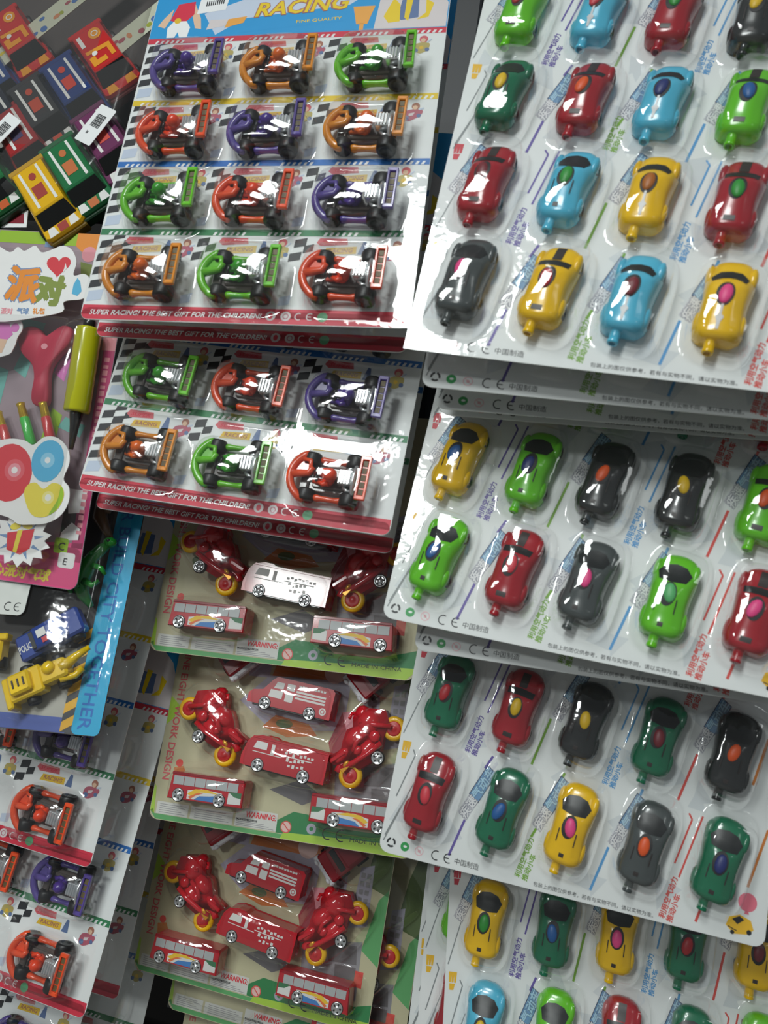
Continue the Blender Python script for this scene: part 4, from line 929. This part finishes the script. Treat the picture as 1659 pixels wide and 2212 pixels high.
part(cvt, 'roof_sticker', 'veh_bs', lambda: MB().rbox((-3, 2, 18.7), (7, 6, .4), .1).rbox((-2, -4, 18.75), (4, 4, .4), .1, 1), [stw, mat('sticker_red', (206, 50, 60), .4)])
part(cvt, 'hood_lettering', 'veh_bl', lambda: MB().text('POLICE', -24, -3.5, 7.5, 14.2, 0, 0, .02, width=12), [stw])
for sx in (-16, 16):
    for sy in (-1, 1): part(cvt, 'wheel', 'k_wheel_f', lambda: k_wheel(6.4, 8.5), [rubber], M=loc(sx, sy * 9, 6) @ Matrix.Scale(.8, 4))
def veh_yel():
    b = MB(); b.rbox((-14, 0, 9), (26, 20, 11), 2); b.rbox((-16, 1, 16), (16, 15, 6), 2.2); b.rbox((8, 0, 10), (20, 14, 12), 2.5); b.ell((6, 3, 16), (5, 5, 4), 10)
    b.tube([(14, 0, 13), (26, 3, 14), (36, 6, 12)], [4.5, 3.2, 2.0], 8); b.rbox((-28, -2, 8), (5, 23, 12), 1.5); b.tube([(10, -7, 12), (20, -8, 9), (26, -5, 8)], 2.6, 8)
    return b
yt = thing('toy_digger', 'yellow toy digger truck in the cyan bordered pack', 'toy digger', BM @ loc(-43, 37.5, 1.2, .50))
part(yt, 'body', 'veh_yel', veh_yel, [mat('digger_yellow', (240, 200, 14), .22, coat=.6)])
for x in (-20, -16, -12): part(yt, 'vent', 'veh_yv', lambda: MB().rbox((0, 1, 19.2), (1.3, 6, .5), .2), [dark_sticker], M=loc(x, 0))
for sx, sy in ((-14, -11), (-14, 11), (10, -9), (10, 9)): part(yt, 'wheel', 'k_wheel_f', lambda: k_wheel(6.4, 8.5), [rubber], M=loc(sx, sy, 5.5) @ Matrix.Scale(.75, 4))
y2 = thing('toy_loader', 'yellow toy loader at the left edge of the cyan bordered pack', 'toy loader', BM @ loc(-93, 52, 1.2, .1))
part(y2, 'body', 'veh_y2', lambda: MB().rbox((0, 0, 9), (28, 17, 11), 2).rbox((4, 0, 16), (14, 13, 6), 2).rbox((13, 9, 12), (10, 5, 8), 1.2), [MATS['digger_yellow']])
for sx, sy in ((-8, -9), (9, -9)): part(y2, 'wheel', 'k_wheel_f', lambda: k_wheel(6.4, 8.5), [rubber], M=loc(sx, sy, 7))
def dino():
    b = MB(); b.tube([(8, 22, 9), (3, 17, 10), (-2, 10, 11), (-6, 0, 11), (-8, -9, 10), (-4, -18, 8), (3, -26, 6)], [2.6, 4.6, 5.0, 7.4, 7.0, 4.6, 2.0], 12)
    b.ell((8.5, 22.5, 10), (5.6, 4.2, 4.2), 10); b.tube([(2, 3, 14), (9, 1, 15), (12, -3, 13)], [2.6, 2.0, 1.4], 8); b.tube([(-3, -9, 14), (5, -12, 15), (8, -8, 13)], [3.0, 2.2, 1.6], 8); b.tube([(-12, -6, 12), (-15, -14, 12), (-12, -18, 11)], [3, 2.2, 1.6], 8)
    for i in range(6): b.ell((-5 - 2.3 * math.sin(i * .6) * 2 + (i == 0) * 4, 12 - i * 5, 16), (1.6, 2.0, 2.2), 6)
    return b
dn = thing('toy_dinosaur', 'green plastic dinosaur figure in the cyan bordered pack', 'toy dinosaur', BM @ loc(-25, 116, 2, .0))
part(dn, 'body', 'dino', dino, [mat('dino_green', (30, 130, 40), .25, coat=.5)])
part(dn, 'eye', 'dino_eye', lambda: MB().ell((9, 23, 14), (1.3, 1.3, 1.0), 8), [blackp])
br = thing('toy_lizard', 'brown plastic animal figure above the green dinosaur', 'toy animal', BM @ loc(-28, 160, 2, .2))
part(br, 'body', 'lizard', lambda: MB().tube([(0, 18, 9), (1, 8, 10), (-1, -2, 10), (3, -12, 8), (7, -20, 6)], [3.5, 5.5, 5.5, 3.6, 1.6], 12).tube([(2, 4, 13), (8, 0, 12)], [2.4, 1.5], 8), [mat('brown_figure', (110, 78, 46), .3, coat=.4)])
# small grey tag with CE mark
cg = thing('ce_tag', 'small pale grey card with rounded corner marked CE at left edge', 'tag', BM @ loc(16, 3, 24))
part(cg, 'card', 'ce_card', lambda: MB().prism(rrect(-118, 74, -79, 108, 5), 0, .6), [mat('pale_grey_card', (206, 210, 204), .5)])
part(cg, 'lettering', 'ce_let', lambda: MB().ringp(-92, 80, 2.6, 3.3, .7, 0, 60, 300, 12).ringp(-84.5, 80, 2.6, 3.3, .7, 0, 60, 300, 12).line((-87, 80), (-84, 80), .6, .7, 0), [KBLACK])

# ================================================================== little boxy cars in a clear bag, upper left
MM = POSE['M']
MINI = [(-57.8, 62, 'red', (196, 34, 34), (226, 150, 30), 'red boxy toy car with yellow numerals, upper left corner'),
        (20.2, 46, 'red', (196, 34, 34), (226, 150, 30), 'red boxy toy car with yellow numerals, nearer the kart card'),
        (-67, 26, 'blue', (34, 70, 130), (206, 60, 40), 'blue boxy toy car with red roof at the left edge'),
        (4, 17, 'blue', (34, 60, 120), (206, 60, 40), 'blue boxy toy car with red spot left of the checkered card'),
        (-17, -3, 'white', (52, 52, 54), (190, 70, 44), 'white and black boxy toy car in the middle of the bag'),
        (-56, -2, 'navy', (28, 34, 50), (80, 90, 110), 'dark navy boxy toy car behind the white price tag'),
        (-26, -28, 'maroon', (160, 40, 42), (70, 60, 110), 'maroon boxy toy car with purple trim by the price tag'),
        (-44, -60, 'green', (30, 110, 60), (196, 90, 40), 'dark green boxy toy car cut by the left edge'),
        (27, -55, 'green', (30, 110, 64), (196, 110, 60), 'green boxy toy car with orange spot above the yellow one'),
        (9, -75, 'yellow', (226, 176, 20), (160, 60, 50), 'yellow boxy toy car with maroon roof, lowest in the bag'),
        (44, -28, 'plum', (110, 50, 90), (206, 80, 70), 'plum boxy toy car half hidden behind the kart card')]
def mini_body():                                   # long axis x, nose at +x
    b = MB(); b.prism([(-28, -12), (26, -13), (28, -10), (28, 10), (26, 13), (-28, 12), (-29, 8), (-29, -8)], 3, 12, 1.6)
    b.loft([[(x0, -w, z), (x0, w, z), (x1, w, z), (x1, -w, z)] for x0, x1, w, z in ((-24, 20, 11.5, 12), (-20, 14, 10, 19), (-19, 13, 9, 19.6))], smooth=False)
    b.rbox((-25, 0, 15), (4, 24, 3), .8)
    return b
def mini_trim():
    b = MB(); z = 19.75
    b.disc(-13, 3.5, 4.6, z, 0, 4.0); b.ringp(-13, 3.5, 1.6, 2.3, z + .05, 1)
    b.poly([(-3, -8), (0, -8), (2, 5), (10, 5), (10, 8), (-1, 8)], z, 0); b.poly([(3, -8), (11, -8), (11, 2), (7, 2), (7, -4), (3, -4)], z, 0)
    b.rect(-17, -8, -7, -5.4, z, 1); b.disc(1.5, -3.2, 1.8, z + .05, 1)
    b.poly([(20.5, -9), (27, -10), (27, -3), (21, -4)], 12.15, 0); b.poly([(20.5, 9), (27, 10), (27, 3), (21, 4)], 12.15, 0)
    for s_ in (-1, 1): b.add([(-20, s_ * 12.9, 6.5), (14, s_ * 12.95, 6.5), (14, s_ * 12.95, 9.5), (-20, s_ * 12.9, 9.5)], [(0, 1, 2, 3) if s_ < 0 else (3, 2, 1, 0)], 0, False)
    return b
def mini_stripes():
    b = MB(); z = 19.75
    for y in (-6.5, 5.0): b.poly([(-18, y), (12, y + .6), (12, y + 2.4), (-18, y + 1.6)], z, 1)
    b.poly([(-4, -3.6), (6, -3.4), (6, 3.4), (-4, 3.6)], z, 0); b.disc(-11, .5, 2.8, z, 0, 2.2)
    b.poly([(20.5, -9), (27, -10), (27, -4), (21, -5)], 12.15, 1); b.poly([(20.5, 9), (27, 10), (27, 4), (21, 5)], 12.15, 1); b.poly([(21, -3), (27, -3), (27, 3), (21, 3)], 12.15, 0)
    return b
for i, (x, y, nm, c1, c2, lab) in enumerate(MINI):
    t = thing('boxy_toy_car', lab, 'toy car', MM @ loc(x + 9, y - 10, 2, math.radians(-47)) @ Matrix.Scale(1.22, 4), 'boxy toy cars in the clear bag')
    part(t, 'body', 'mini_body', mini_body, [mat('mini_%d' % i, c1, .28, coat=.3)])
    part(t, 'sticker', 'mini_trim' if nm == 'red' else 'mini_stripes', mini_trim if nm == 'red' else mini_stripes, [mat('mini_t%d' % i, c2, .4), stw])
    part(t, 'windshield', 'mini_ws', lambda: MB().add([(20.3, -11, 12.3), (20.3, 11, 12.3), (14.4, 9.6, 18.9), (14.4, -9.6, 18.9)], [(0, 1, 2, 3)], 0, False).add([(20.2, -11, 12.1), (20.2, 11, 12.1), (14.3, 9.6, 18.7), (14.3, -9.6, 18.7)], [(3, 2, 1, 0)], 0, False), [shield_m])
    part(t, 'front_bumper', 'mini_bump', lambda: MB().rbox((28.5, 0, 6.5), (3, 24, 6), 1), [mat('mini_dark_%d' % i, tuple(int(q * .45) for q in c1), .4)])
    for sx in (-17, 17):
        for sy in (-1, 1): part(t, 'wheel', 'car_wheel', car_wheel, [rubber], M=loc(sx, sy * 12.2, 5.4, PI / 2))
bgp = thing('car_bag', 'clear bag with grey backing holding the boxy toy cars', 'toy bag', MM @ loc(0, 0, -6))
part(bgp, 'backing_board', 'bag_board', lambda: MB().prism(rrect(-150, -88, 75, 150, 3), -1, 0), [mat('bag_back_brown', (76, 68, 66), .6, vary=.35, scale=20)])
part(bgp, 'bag_film', 'bag_film', lambda: film_mesh(-148, -100, 74, 148, [(-37, 24, 108, 120, 0, 34, 6, .14)], 4.0), [FILM_BAG])
for q, (hx, hy, hl, lab) in enumerate(((-18, 80, 62, None), (62, 72, 40, None))):
    hs = part(bgp, 'printed_header', 'bag_strip%d' % q, lambda: MB().prism([(-hl, -9), (hl, -9), (hl, 9), (-hl, 9)], 26, 26.6), [ink('bag_header', (196, 200, 178))], M=loc(hx, hy, 0, math.radians(50)))
    def bag_dots():
        b = MB(); rr = random.Random(5 + q)
        for i in range(int(hl / 3.6)): b.disc(-hl + 4 + i * 7.0 + rr.uniform(-2, 2), rr.uniform(-5, 5), rr.uniform(1.6, 3.4), 26.7 + .002 * i, rr.choice([0, 1, 2, 3, 4]), rr.uniform(1.4, 3))
        return b
    part(hs, 'header_print', 'bag_dots%d' % q, bag_dots, [ink('dot_olive', (150, 160, 50)), ink('dot_blue', (70, 110, 170)), ink('dot_maroon', (160, 80, 90)), ink('dot_orange', (200, 130, 90)), ink('dot_yellow', (210, 190, 60))])
for k, (x, y, a, lab) in enumerate(((-25, -42, -.55, 'white price tag with barcode at the left edge among the boxy cars'), (50, -34, -.42, 'white price tag with barcode beside the checkered kart card'))):
    t = thing('price_tag', lab, 'price tag', MM @ loc(x, y, 30, a), 'white price tags')
    part(t, 'paper', 'tag_paper', lambda: MB().prism(rrect(-7.5, -16, 7.5, 16, 1), 0, .4), [WHITE_I])
    def bars():
        b = MB()
        for i in range(12): b.rect(-4, -2 + i * .9, 4, -1.5 + i * .9 + (i % 3) * .12, .5, 0)
        b.text('¥', -3, -9, 4, .5, 0)
        return b
    part(t, 'barcode', 'tag_bars', bars, [KBLACK])
rc = thing('red_label_card', 'small white edged card with dark red panel at left edge', 'tag', MM @ loc(8, -3, 8))
part(rc, 'card', 'redc', lambda: MB().prism([(-60, -104), (-6, -101), (-9, -87), (-60, -89)], 0, .6), [WHITE_I])
part(rc, 'panel', 'redp', lambda: MB().poly([(-60, -100), (-9, -98), (-11.5, -90), (-60, -92)], .7, 0), [ink('panel_red', (130, 20, 40))])
